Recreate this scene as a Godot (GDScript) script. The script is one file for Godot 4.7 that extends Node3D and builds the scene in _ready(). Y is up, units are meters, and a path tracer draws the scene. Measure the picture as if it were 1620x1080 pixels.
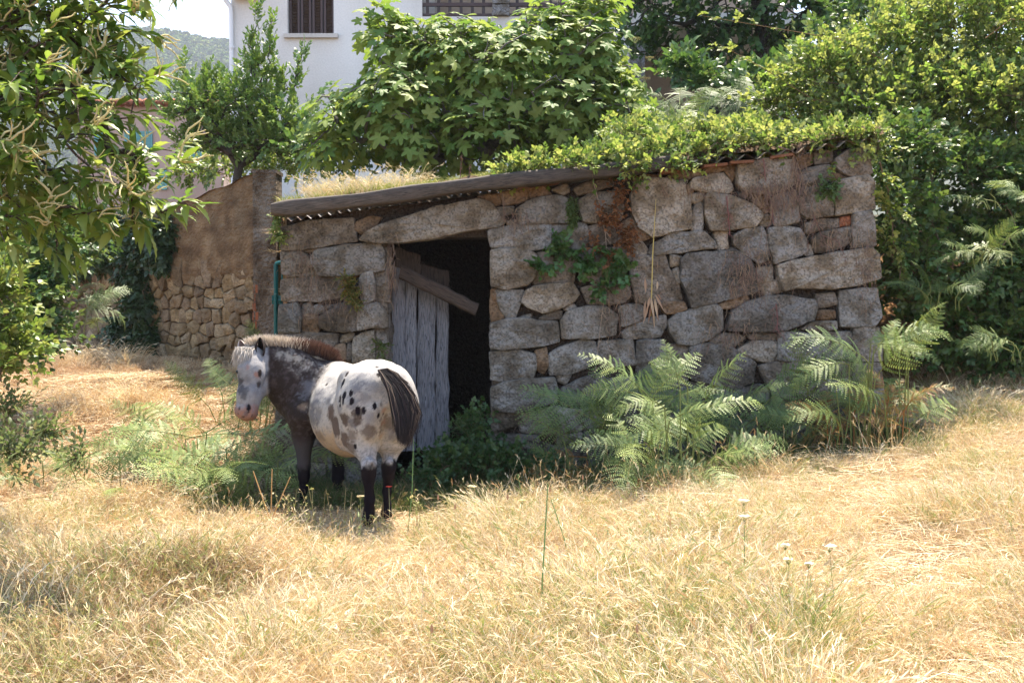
extends Node3D

const FOCAL := 1766.0
const PITCH := 0.03396
const EYE := Vector3(0, 1.6, 0)
const WALL_D := 9.5          # distance of the stone shed's front wall

var rng := RandomNumberGenerator.new()
var taken := {}
var M := {}
var rough_noise := FastNoiseLite.new()
var soft_noise := FastNoiseLite.new()
var mottle_noise := FastNoiseLite.new()

# ---------------------------------------------------------------- helpers
class MB:
	var v := PackedVector3Array()
	var n := PackedVector3Array()
	var c := PackedColorArray()
	var t := PackedVector2Array()
	var i := PackedInt32Array()

	func vert(p: Vector3, nr: Vector3, col := Color.WHITE, uv := Vector2.ZERO) -> int:
		v.append(p)
		n.append(nr)
		c.append(col)
		t.append(uv)
		return v.size() - 1

	func tri(a: int, b: int, d: int) -> void:   # counter-clockwise from outside
		i.append(a)
		i.append(d)
		i.append(b)

	func quad(a: int, b: int, d: int, e: int) -> void:
		tri(a, b, d)
		tri(a, d, e)

	func smooth(from := 0, ifrom := 0) -> void:
		for k in range(from, v.size()):
			n[k] = Vector3.ZERO
		for k in range(ifrom, i.size(), 3):
			var a := i[k]
			var b := i[k + 2]
			var d := i[k + 1]
			var f := (v[b] - v[a]).cross(v[d] - v[a])
			n[a] += f
			n[b] += f
			n[d] += f
		for k in range(from, v.size()):
			n[k] = n[k].normalized() if n[k].length_squared() > 1e-20 else Vector3.UP

	func flat_quad(a: Vector3, b: Vector3, d: Vector3, e: Vector3, col := Color.WHITE, su := 1.0, sv := 1.0) -> void:
		var nr := (b - a).cross(d - a).normalized()
		var k := vert(a, nr, col, Vector2(0, 0))
		vert(b, nr, col, Vector2(su, 0))
		vert(d, nr, col, Vector2(su, sv))
		vert(e, nr, col, Vector2(0, sv))
		quad(k, k + 1, k + 2, k + 3)

	# box with chamfered look: centre frame xf, half sizes h
	func box(xf: Transform3D, h: Vector3, col := Color.WHITE) -> void:
		for ax in 3:
			for s in [-1.0, 1.0]:
				var nn := Vector3.ZERO
				nn[ax] = s
				var uu := Vector3.ZERO
				uu[(ax + 1) % 3] = 1.0
				var ww := nn.cross(uu)
				var c0: Vector3 = nn * h
				var a := uu * h
				var b := ww * h
				var p0: Vector3 = xf * (c0 - a - b)
				var p1: Vector3 = xf * (c0 + a - b)
				var p2: Vector3 = xf * (c0 + a + b)
				var p3: Vector3 = xf * (c0 - a + b)
				flat_quad(p0, p1, p2, p3, col, a.length() * 2.0, b.length() * 2.0)

	# tapered tube through points
	func tube(pts: Array, radii: Array, col := Color.WHITE, sides := 6, cap := true) -> void:
		var v0 := v.size()
		var up := Vector3.UP
		var m := pts.size()
		var vv := 0.0
		for k in m:
			var dir: Vector3 = (pts[mini(k + 1, m - 1)] - pts[maxi(k - 1, 0)]).normalized()
			if absf(dir.dot(up)) > 0.95:
				up = Vector3.RIGHT if absf(dir.x) < 0.9 else Vector3.BACK
			var a := dir.cross(up).normalized()
			var b := dir.cross(a).normalized()
			up = -b
			if k > 0:
				vv += (pts[k] - pts[k - 1]).length()
			for s in sides + 1:
				var w := TAU * s / sides
				var nr := a * cos(w) + b * sin(w)
				vert(pts[k] + nr * radii[k], nr, col, Vector2(vv, float(s) / sides))
		for k in m - 1:
			for s in sides:
				var p := v0 + k * (sides + 1) + s
				quad(p, p + 1, p + sides + 2, p + sides + 1)
		if cap:
			for e in [0, m - 1]:
				var dir2: Vector3 = (pts[0] - pts[1]).normalized() if e == 0 else (pts[m - 1] - pts[m - 2]).normalized()
				var ce := vert(pts[e] + dir2 * radii[e] * 0.3, dir2, col)
				for s in sides:
					var p2: int = v0 + e * (sides + 1) + s
					if e == 0:
						tri(ce, p2 + 1, p2)
					else:
						tri(ce, p2, p2 + 1)

	# thin ribbon along points, widths, facing normal
	func ribbon(pts: Array, widths: Array, face: Vector3, col: Color) -> void:
		var v0 := v.size()
		var i0 := i.size()
		var m := pts.size()
		for k in m:
			var dir: Vector3 = (pts[mini(k + 1, m - 1)] - pts[maxi(k - 1, 0)]).normalized()
			var a := dir.cross(face).normalized()
			if k == m - 1:
				vert(pts[k], face, col)
			else:
				vert(pts[k] - a * widths[k] * 0.5, face, col)
				vert(pts[k] + a * widths[k] * 0.5, face, col)
		for k in m - 2:
			var p := v0 + k * 2
			quad(p, p + 1, p + 3, p + 2)
		var q := v0 + (m - 2) * 2
		tri(q, q + 1, q + 2)
		smooth(v0, i0)

	func mesh() -> ArrayMesh:
		var am := ArrayMesh.new()
		var arr := []
		arr.resize(Mesh.ARRAY_MAX)
		arr[Mesh.ARRAY_VERTEX] = v
		arr[Mesh.ARRAY_NORMAL] = n
		arr[Mesh.ARRAY_COLOR] = c
		arr[Mesh.ARRAY_TEX_UV] = t
		arr[Mesh.ARRAY_INDEX] = i
		am.add_surface_from_arrays(Mesh.PRIMITIVE_TRIANGLES, arr)
		return am


func W(px: float, py: float, d: float) -> Vector3:   # the point of the place seen there at distance d
	var u := (px - 810.0) / FOCAL
	var w := (540.0 - py) / FOCAL
	var y := w * cos(PITCH) - sin(PITCH)
	var z := -w * sin(PITCH) - cos(PITCH)
	return EYE + Vector3(u, y, z) * (d / -z)

func to_px(p: Vector3) -> Vector3:      # x, y in photograph pixels and distance
	var q := p - EYE
	var y := q.y * cos(PITCH) - q.z * sin(PITCH)
	var z := q.y * sin(PITCH) + q.z * cos(PITCH)
	if z > -0.1:
		return Vector3(-9999, -9999, 0)
	return Vector3(810.0 + FOCAL * q.x / -z, 540.0 - FOCAL * y / -z, -z)

func numbered(s: String) -> String:
	if not taken.has(s):
		taken[s] = 0
		return s
	taken[s] += 1
	return "%s_%03d" % [s, taken[s]]

func tag(o: Node3D, label := "", category := "", group := "", kind := "") -> Node3D:
	if label: o.set_meta("label", label)
	if category: o.set_meta("category", category)
	if group: o.set_meta("group", group)
	if kind: o.set_meta("kind", kind)
	return o

func thing(called: String, label: String, category: String, at := Vector3.ZERO, group := "") -> Node3D:
	var o := Node3D.new()
	o.name = numbered(called)
	add_child(o)
	o.position = at
	return tag(o, label, category, group)

func part(called: String, m: Mesh, mat: Material, parent: Node3D = self, xf := Transform3D.IDENTITY) -> MeshInstance3D:
	var o := MeshInstance3D.new()
	o.name = numbered(called) if parent == self else called
	o.mesh = m
	o.material_override = mat
	o.transform = xf
	parent.add_child(o, true)
	return o

func made(called: String, mb: MB, mat: Material, parent: Node3D = self) -> MeshInstance3D:
	return part(called, mb.mesh(), mat, parent)

func many(called: String, m: Mesh, mat: Material, xfs: Array, parent: Node3D = self) -> MultiMeshInstance3D:
	var mm := MultiMesh.new()
	mm.transform_format = MultiMesh.TRANSFORM_3D
	mm.instance_count = xfs.size()
	mm.mesh = m
	var buf := PackedFloat32Array()
	buf.resize(xfs.size() * 12)
	for k in xfs.size():
		var x: Transform3D = xfs[k]
		var b := k * 12
		buf[b] = x.basis.x.x; buf[b + 1] = x.basis.y.x; buf[b + 2] = x.basis.z.x; buf[b + 3] = x.origin.x
		buf[b + 4] = x.basis.x.y; buf[b + 5] = x.basis.y.y; buf[b + 6] = x.basis.z.y; buf[b + 7] = x.origin.y
		buf[b + 8] = x.basis.x.z; buf[b + 9] = x.basis.y.z; buf[b + 10] = x.basis.z.z; buf[b + 11] = x.origin.z
	mm.buffer = buf
	var o := MultiMeshInstance3D.new()
	o.name = numbered(called) if parent == self else called
	o.multimesh = mm
	o.material_override = mat
	parent.add_child(o, true)
	o.set_meta("kind", "stuff")
	return o

func frame(origin: Vector3, along: Vector3, up: Vector3, s := 1.0) -> Transform3D:   # x along, y up-ish
	var x := along.normalized()
	var z := x.cross(up)
	if z.length_squared() < 1e-6:
		z = x.cross(Vector3(0.31, 0.2, 0.9))
	z = z.normalized()
	var y := z.cross(x)
	return Transform3D(Basis(x * s, y * s, z * s), origin)

func rr(a: float, b: float) -> float:
	return rng.randf_range(a, b)

func rdir() -> Vector3:
	var z := rr(-1, 1)
	var a := rr(0, TAU)
	var r := sqrt(1.0 - z * z)
	return Vector3(r * cos(a), z, r * sin(a))

func lin(r: float, g: float, b: float) -> Color:
	return Color(r, g, b).linear_to_srgb()

func noise_tex(freq: float, lo: Color, hi: Color, size := 512, kind := FastNoiseLite.TYPE_SIMPLEX_SMOOTH, oct := 4, sd := 1, as_normal := false, mids := []) -> NoiseTexture2D:
	var f := FastNoiseLite.new()
	f.noise_type = kind
	f.frequency = freq
	f.fractal_octaves = oct
	f.seed = sd
	if oct <= 1:
		f.fractal_type = FastNoiseLite.FRACTAL_NONE
	var t := NoiseTexture2D.new()
	t.width = size
	t.height = size
	t.seamless = true
	t.noise = f
	if as_normal:
		t.as_normal_map = true
		t.bump_strength = 6.0
	else:
		var g := Gradient.new()
		g.set_color(0, lo)
		g.set_color(1, hi)
		for m in mids:
			g.add_point(m[0], m[1])
		t.color_ramp = g
	return t

func grey(x: float) -> Color:
	return Color(x, x, x)

func mat(rough := 0.9, tinted := true, col := Color.WHITE) -> StandardMaterial3D:
	var m := StandardMaterial3D.new()
	m.roughness = rough
	m.albedo_color = col
	m.vertex_color_use_as_albedo = tinted
	m.metallic_specular = 0.4
	return m

func tri_tex(m: StandardMaterial3D, scale: float, tex: Texture2D, height: Texture2D = null, hs := 1.0, stain: Texture2D = null, stain_scale := 0.3) -> StandardMaterial3D:
	m.uv1_triplanar = true
	m.uv1_world_triplanar = true
	m.uv1_scale = Vector3.ONE * scale
	m.albedo_texture = tex
	if height:
		m.heightmap_enabled = true
		m.heightmap_texture = height
		m.heightmap_scale = hs
	if stain:
		m.detail_enabled = true
		m.detail_albedo = stain
		m.detail_blend_mode = BaseMaterial3D.BLEND_MODE_MUL
		m.detail_uv_layer = BaseMaterial3D.DETAIL_UV_2
		m.uv2_triplanar = true
		m.uv2_world_triplanar = true
		m.uv2_scale = Vector3.ONE * stain_scale
	return m

func leaf_mat(rough := 0.45, back := 0.7, spec := 0.5) -> StandardMaterial3D:
	var m := mat(rough, true)
	m.metallic_specular = spec
	m.backlight_enabled = true
	m.backlight = Color(back, back, back * 0.75).linear_to_srgb()
	m.cull_mode = BaseMaterial3D.CULL_DISABLED
	return m

func make_materials() -> void:
	var fine := noise_tex(0.16, grey(0.45), grey(1.0), 512, FastNoiseLite.TYPE_VALUE, 2, 3, false, [[0.5, grey(0.86)]])
	var bumps := noise_tex(0.03, grey(0), grey(1), 512, FastNoiseLite.TYPE_SIMPLEX_SMOOTH, 5, 9)
	var stain := noise_tex(0.012, Color(0.58, 0.53, 0.47), Color(1, 1, 1), 512, FastNoiseLite.TYPE_SIMPLEX_SMOOTH, 5, 21, false, [[0.42, Color(0.84, 0.80, 0.75)], [0.55, Color(0.97, 0.96, 0.96)]])
	M.granite = tri_tex(mat(0.88), 1.0, fine, bumps, 2.2, stain, 0.55)
	M.earth = tri_tex(mat(1.0, false, lin(0.07, 0.052, 0.04)), 1.3, fine, bumps, 2.0)
	var plaster_stain := noise_tex(0.010, Color(0.55, 0.46, 0.36), Color(1, 0.98, 0.95), 512, FastNoiseLite.TYPE_SIMPLEX_SMOOTH, 6, 31, false, [[0.5, Color(0.85, 0.78, 0.69)]])
	M.plaster = tri_tex(mat(0.95), 1.2, noise_tex(0.12, grey(0.5), grey(1.0), 512, FastNoiseLite.TYPE_SIMPLEX_SMOOTH, 4, 5), bumps, 3.5, plaster_stain, 0.75)
	M.render_white = tri_tex(mat(0.9), 1.5, noise_tex(0.06, grey(0.94), grey(1.0), 256, FastNoiseLite.TYPE_SIMPLEX_SMOOTH, 4, 6), bumps, 0.25, noise_tex(0.008, Color(0.86, 0.84, 0.82), Color(1, 1, 1), 256, FastNoiseLite.TYPE_SIMPLEX_SMOOTH, 4, 36), 0.15)
	var grain := noise_tex(0.035, grey(0.5), grey(1.0), 512, FastNoiseLite.TYPE_SIMPLEX_SMOOTH, 5, 41, false, [[0.45, grey(0.82)]])
	var w := mat(0.85)
	w.albedo_texture = grain
	w.uv1_scale = Vector3(0.35, 4.5, 1)
	w.heightmap_enabled = true
	w.heightmap_texture = grain
	w.heightmap_scale = 0.3
	w.detail_enabled = true
	w.detail_albedo = noise_tex(0.05, grey(0.08), grey(1.0), 512, FastNoiseLite.TYPE_SIMPLEX_SMOOTH, 4, 47, false, [[0.20, grey(0.3)], [0.27, grey(0.94)], [0.7, Color(0.93, 0.88, 0.84)]])
	w.detail_blend_mode = BaseMaterial3D.BLEND_MODE_MUL
	w.uv1_offset = Vector3(0.13, 0.37, 0)
	M.wood = w
	M.iron = mat(0.5)
	M.iron.metallic = 0.45
	M.iron.albedo_texture = noise_tex(0.03, Color(0.5, 0.36, 0.28), Color(1, 1, 1), 256, FastNoiseLite.TYPE_SIMPLEX_SMOOTH, 5, 12, false, [[0.5, Color(0.9, 0.88, 0.86)]])
	M.tile = tri_tex(mat(0.9), 3.0, fine)
	M.paint = mat(0.45)
	M.bark = tri_tex(mat(0.95), 2.5, fine, bumps, 2.0)
	M.soil = tri_tex(mat(1.0), 0.8, noise_tex(0.07, Color(0.62, 0.56, 0.5), Color(1, 1, 1), 512, FastNoiseLite.TYPE_SIMPLEX_SMOOTH, 5, 15), bumps, 5.0, noise_tex(0.02, Color(0.72, 0.62, 0.52), Color(1, 1, 1), 512, FastNoiseLite.TYPE_SIMPLEX_SMOOTH, 4, 16), 0.35)
	M.leaf = leaf_mat(0.42, 0.75)
	M.sun_leaf = leaf_mat(0.40, 1.0)
	M.soft_leaf = leaf_mat(0.55, 0.95, 0.4)
	M.fern = leaf_mat(0.55, 0.6, 0.5)
	M.straw = leaf_mat(0.6, 0.45, 0.35)
	M.stem = mat(0.8)
	M.petal = leaf_mat(0.7, 0.6)
	M.far_leaf = leaf_mat(0.8, 0.3, 0.2)

func setup_noise() -> void:
	rng.seed = 4711
	rough_noise.seed = 5
	rough_noise.frequency = 4.0
	rough_noise.fractal_octaves = 3
	soft_noise.seed = 8
	soft_noise.frequency = 0.35
	soft_noise.fractal_octaves = 3
	mottle_noise.seed = 11
	mottle_noise.frequency = 14.0
	mottle_noise.fractal_octaves = 4

# ---------------------------------------------------------------- camera and light
func make_view() -> void:
	var cam := Camera3D.new()
	cam.name = "camera"
	cam.position = EYE
	cam.rotation.x = -PITCH
	cam.fov = rad_to_deg(2.0 * atan(540.0 / FOCAL))
	cam.near = 0.1
	cam.far = 3000.0
	add_child(cam)
	cam.current = true
	var env := Environment.new()
	env.background_mode = Environment.BG_SKY
	var sky := Sky.new()
	var sm := ProceduralSkyMaterial.new()
	sm.sky_top_color = Color(0.56, 0.67, 0.84)
	sm.sky_horizon_color = Color(0.90, 0.94, 0.98)
	sm.sky_curve = 0.16
	sm.sky_energy_multiplier = 0.9
	sm.ground_bottom_color = Color(0.42, 0.38, 0.3)
	sm.ground_horizon_color = Color(0.82, 0.84, 0.82)
	sky.sky_material = sm
	env.sky = sky
	env.tonemap_mode = Environment.TONE_MAPPER_LINEAR
	env.tonemap_exposure = 3.7
	env.sdfgi_enabled = true
	env.ssao_enabled = true
	env.ssil_enabled = true
	env.fog_enabled = true
	env.fog_density = 0.00034
	env.fog_light_color = Color(0.92, 0.96, 1.0)
	var we := WorldEnvironment.new()
	we.name = "world_environment"
	we.environment = env
	add_child(we)
	var sun := DirectionalLight3D.new()
	sun.name = "sun"
	sun.light_energy = 1.6
	sun.light_color = Color(1.0, 0.955, 0.88)
	sun.light_angular_distance = 0.53
	sun.shadow_enabled = true
	add_child(sun)
	sun.look_at_from_position(Vector3(4, 20, -9), Vector3(4, 20, -9) + Vector3(-0.36, -2.3, 0.92), Vector3.UP)
# ---------------------------------------------------------------- ground
func sstep(a: float, b: float, x: float) -> float:
	var t := clampf((x - a) / (b - a), 0.0, 1.0)
	return t * t * (3.0 - 2.0 * t)

func wall_line(x: float) -> float:     # distance at which the old retaining wall stands for x left of the pillar
	return 13.0 + (-2.98 - x) * 0.93

func ground_y(x: float, d: float) -> float:
	var y := -0.02
	var r := maxf(x + 0.7, 0.0)
	y += 0.125 * r * r / (r + 0.5)
	y += 0.012 * clampf(d - 5.5, -2.0, 3.0)
	if x > 2.6:                                       # the bank to the right of the shed
		y += sstep(2.8, 4.6, x) * sstep(7.5, 10.0, d) * 0.25 + sstep(3.1, 3.7, x) * sstep(9.6, 13.0, d) * 1.7
	var lf := 1.0 - sstep(-2.3, -1.5, x)
	y += lf * (0.185 * maxf(minf(d, 13.2) - 8.7, 0.0) + 0.02 * maxf(d - 13.2, 0.0))
	y += lf * 0.10 * sstep(-2.2, -4.0, x) * (1.0 - sstep(8.0, 10.0, d))
	var bk := sstep(12.15, 12.5, d) * sstep(-2.7, -2.4, x)          # terrace behind the shed
	var wl := wall_line(x)
	if x <= -2.55:
		bk = maxf(bk, sstep(wl + 0.12, wl + 0.4, d))
	var terrace := 2.35 + 0.09 * clampf(d - 12.5, 0.0, 25.0)
	if x < -2.5:
		terrace = 2.75 - 0.03 * clampf(d - wl, 0.0, 10.0)
	y = lerpf(y, maxf(terrace, y), bk)
	y += soft_noise.get_noise_2d(x * 2.0, d * 2.0) * 0.07 * (1.0 - sstep(30.0, 60.0, d))
	return y

func on_ground(x: float, d: float) -> Vector3:
	return Vector3(x, ground_y(x, d), -d)

func make_ground() -> void:
	var xs := []
	var ds := []
	var x := -9.0
	while x < 9.01:
		xs.append(x)
		x += 0.12
	for k in 26:
		var e := 9.0 + 1.2 * (pow(1.22, k + 1) - 1.0)
		xs.append(e)
		xs.push_front(-e)
	var d := -3.0
	while d < 18.0:
		ds.append(d)
		d += 0.12
	for k in 26:
		ds.append(18.0 + 1.2 * (pow(1.25, k + 1) - 1.0))
	for k in 10:
		ds.push_front(-3.0 - 1.0 * (pow(1.6, k + 1) - 1.0))
	var mb := MB.new()
	for b in ds:
		for a in xs:
			var y := ground_y(a, b)
			var g := soft_noise.get_noise_2d(a * 3.0 + 40.0, b * 3.0)
			var col := Color(0.42, 0.27, 0.13)
			if a < -1.6 and b > 8.0:
				col = Color(0.44, 0.28, 0.16)            # trodden litter on the path
			col = col.lerp(Color(0.30, 0.24, 0.10), clampf(g * 1.5, 0.0, 0.7))
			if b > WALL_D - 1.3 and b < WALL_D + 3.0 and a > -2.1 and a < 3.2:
				col = col.lerp(Color(0.09, 0.065, 0.04), sstep(WALL_D - 1.3, WALL_D - 0.7, b))  # shed shadow painted into the soil colour
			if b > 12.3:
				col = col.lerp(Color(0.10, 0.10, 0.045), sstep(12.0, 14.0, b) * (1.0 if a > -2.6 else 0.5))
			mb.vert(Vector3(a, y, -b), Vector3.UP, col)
	var w := xs.size()
	for j in ds.size() - 1:
		for k in w - 1:
			var p := j * w + k
			mb.quad(p, p + 1, p + w + 1, p + w)
	mb.smooth()
	tag(made("ground", mb, M.soil), "dry sloping meadow ground of bleached straw and earth", "", "", "structure")

func make_hill() -> void:
	var mb := MB.new()
	var nx := 40
	var nz := 40
	for j in nz + 1:
		for k in nx + 1:
			var x := lerpf(-620, 300, float(k) / nx)
			var d := lerpf(330, 1050, float(j) / nz)
			mb.vert(Vector3(x, hill_y(x, d), -d), Vector3.UP, Color(0.09, 0.12, 0.05))
	for j in nz:
		for k in nx:
			var p := j * (nx + 1) + k
			mb.quad(p, p + 1, p + nx + 2, p + nx + 1)
	mb.smooth()
	tag(made("hill", mb, M.soil), "wooded hill rising in the distance", "", "", "structure")
	# the wood on it, one mass of crowns
	var crowns := []
	for c in 3:
		var b := MB.new()
		for k in 130:
			var dir := rdir()
			dir.y = absf(dir.y) * 0.9 - 0.15
			var p := dir * Vector3(3.4, 3.6, 3.4) * rr(0.75, 1.05) + Vector3(0, 2.2, 0)
			var nr := (dir + rdir() * 0.7).normalized()
			var xf := frame(p, rdir(), nr, rr(0.9, 1.6))
			var col := Color(0.12, 0.19, 0.045) * rr(0.7, 1.3) if c < 2 else Color(0.20, 0.25, 0.07) * rr(0.8, 1.2)
			var a := b.vert(xf * Vector3(-0.7, 0, -0.3), nr, col)
			b.vert(xf * Vector3(0.6, 0, -0.6), nr, col)
			b.vert(xf * Vector3(0.8, 0, 0.5), nr, col)
			b.vert(xf * Vector3(-0.5, 0, 0.6), nr, col)
			b.quad(a, a + 1, a + 2, a + 3)
		crowns.append(b.mesh())
	var lists := [[], [], []]
	for k in 15000:
		var d := rr(380, 1000)
		var x := -d * rr(0.19, 0.50)
		var s := rr(0.7, 1.5)
		lists[k % 3].append(Transform3D(Basis(Vector3.UP, rr(0, TAU)).scaled(Vector3(s, s * rr(0.8, 1.2), s)), Vector3(x, hill_y(x, d) - 0.5, -d)))
	var f := thing("hill_forest", "hazy green forest covering the far hill under the white sky", "forest")
	f.set_meta("kind", "stuff")
	for c in 3:
		many("crowns", crowns[c], M.far_leaf, lists[c], f)

func hill_y(x: float, d: float) -> float:
	var u := -x / d                                   # how far to the left
	var ridge := clampf(186.0 + (u - 0.252) * 130.0, 120.0, 225.0) + 3.0 * sin(x * 0.021)
	var t := clampf((d - 330.0) / 520.0, 0.0, 1.0)
	var y := ridge * (t * t * (3.0 - 2.0 * t)) * 1.0
	if d > 850.0:
		y -= (d - 850.0) * 0.3
	return y + soft_noise.get_noise_2d(x * 0.05, d * 0.05) * 4.0 * t - 4.0
# ---------------------------------------------------------------- the stone shed
var shed: Node3D
var stone_k := 0

func wall_pt(px: float, py: float) -> Vector2:   # a point of the shed's front wall, in metres
	var p := W(px, py, WALL_D)
	return Vector2(p.x, p.y)

func stone_mesh(poly: PackedVector2Array, proud: float, col: Color, sd: int, gap := -0.017, seg := 0.055, rings := 3) -> ArrayMesh:
	# a block with an uneven outline and a rough rounded face; local z is out of the wall
	var r := RandomNumberGenerator.new()
	r.seed = sd
	var pts := PackedVector2Array()
	var m := poly.size()
	for k in m:                                       # cut the corners
		var a := poly[(k + m - 1) % m]
		var b := poly[k]
		var c := poly[(k + 1) % m]
		var ca := minf(0.26, 0.011 / maxf((a - b).length(), 0.001))
		var cc := minf(0.26, 0.011 / maxf((c - b).length(), 0.001))
		pts.append(b.lerp(a, ca))
		pts.append(b.lerp(c, cc))
	var out := PackedVector2Array()
	m = pts.size()
	var cen := Vector2.ZERO
	for k in m:
		var a := pts[k]
		var b := pts[(k + 1) % m]
		var n := maxi(1, int((b - a).length() / seg))
		for j in n:
			var p := a.lerp(b, float(j) / n)
			out.append(p)
			cen += p
	m = out.size()
	cen /= m
	var area := 0.0
	for k in m:
		area += out[k].cross(out[(k + 1) % m])
	if area < 0:
		out.reverse()
	var size := 0.0
	for p in out:
		size += (p - cen).length()
	size /= m
	var tilt := Vector2(r.randf_range(-0.10, 0.10), r.randf_range(-0.14, 0.10))
	var off := r.randf() * 50.0
	var mb := MB.new()
	var steps := [[gap, -0.09, 0.0], [gap, -0.012, 0.0], [gap + 0.002, 0.004, 0.0], [gap + 0.007, 0.011, 0.0], [gap + 0.007, 0.011, 0.0]]
	for k in rings:
		steps.append([0.0, 0.02, (k + 1.0) / (rings + 1.0)])
	for st in steps:
		for k in m:
			var q := out[k] - cen
			var l := q.length()
			var p := q
			if st[2] == 0.0:
				p = q * maxf(1.0 - st[0] / maxf(l, 0.01), 0.45)
			else:
				p = q * maxf(1.0 - (gap + 0.007) / maxf(l, 0.01), 0.45) * (1.0 - st[2])
			var w := cen + p
			var jit := rough_noise.get_noise_3d(w.x * 3.0 + off, w.y * 3.0, off) * 0.014 + rough_noise.get_noise_3d(w.x * 9.0 + off, w.y * 9.0, off) * 0.006
			p += p.normalized() * jit
			var z: float = st[1]
			if z > -0.05:
				z += proud + rough_noise.get_noise_3d(w.x + off, w.y, 3.0) * 0.030 + rough_noise.get_noise_3d(w.x * 4.0 + off, w.y * 4.0, 9.0) * 0.018 + tilt.dot(p) * 0.55
				z += 0.003 * minf(size / 0.2, 1.5) * (1.0 - pow(1.0 - st[2], 2.0))
			var tint := 1.0 + rough_noise.get_noise_3d(w.x * 0.8, w.y * 0.8, 30.0 + off) * 0.22
			mb.vert(Vector3(cen.x + p.x, cen.y + p.y, z), Vector3.BACK, Color(col.r * tint, col.g * tint, col.b * tint))
	for s in steps.size() - 1:
		if s == 3: continue                            # a sharp arris between sides and face
		for k in m:
			var a := s * m + k
			var b := s * m + (k + 1) % m
			mb.quad(a, b, b + m, a + m)
	var last := (steps.size() - 1) * m
	var cz := 0.03 + proud + rough_noise.get_noise_3d(cen.x + off, cen.y, 3.0) * 0.030
	var cv := mb.vert(Vector3(cen.x, cen.y, cz), Vector3.BACK, col)
	for k in m:
		mb.tri(last + k, last + (k + 1) % m, cv)
	mb.smooth()
	return mb.mesh()

const TONES := {
	"g": Color(0.315, 0.288, 0.248),   # grey granite
	"b": Color(0.285, 0.27, 0.242),   # bluish grey
	"t": Color(0.37, 0.325, 0.26),    # tan
	"o": Color(0.31, 0.215, 0.135),    # rusty tan
	"r": Color(0.265, 0.228, 0.185),    # brown
	"d": Color(0.2, 0.187, 0.168),    # dark
	"k": Color(0.30, 0.115, 0.055),    # brick
}

func st(px: String, tone := "g", proud := 0.0) -> void:
	var poly := PackedVector2Array()
	for pair in px.split(" ", false):
		var xy := pair.split(",")
		poly.append(wall_pt(xy[0].to_float(), xy[1].to_float()))
	stone_k += 1
	var v := 0.85 + 0.3 * fmod(stone_k * 0.618, 1.0)
	part("stone", stone_mesh(poly, proud + 0.018 * (fmod(stone_k * 0.381, 1.0) - 0.4), TONES[tone] * v, stone_k * 7 + 1), M.granite, shed, Transform3D(Basis.IDENTITY, Vector3(0, 0, -WALL_D)))

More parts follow.
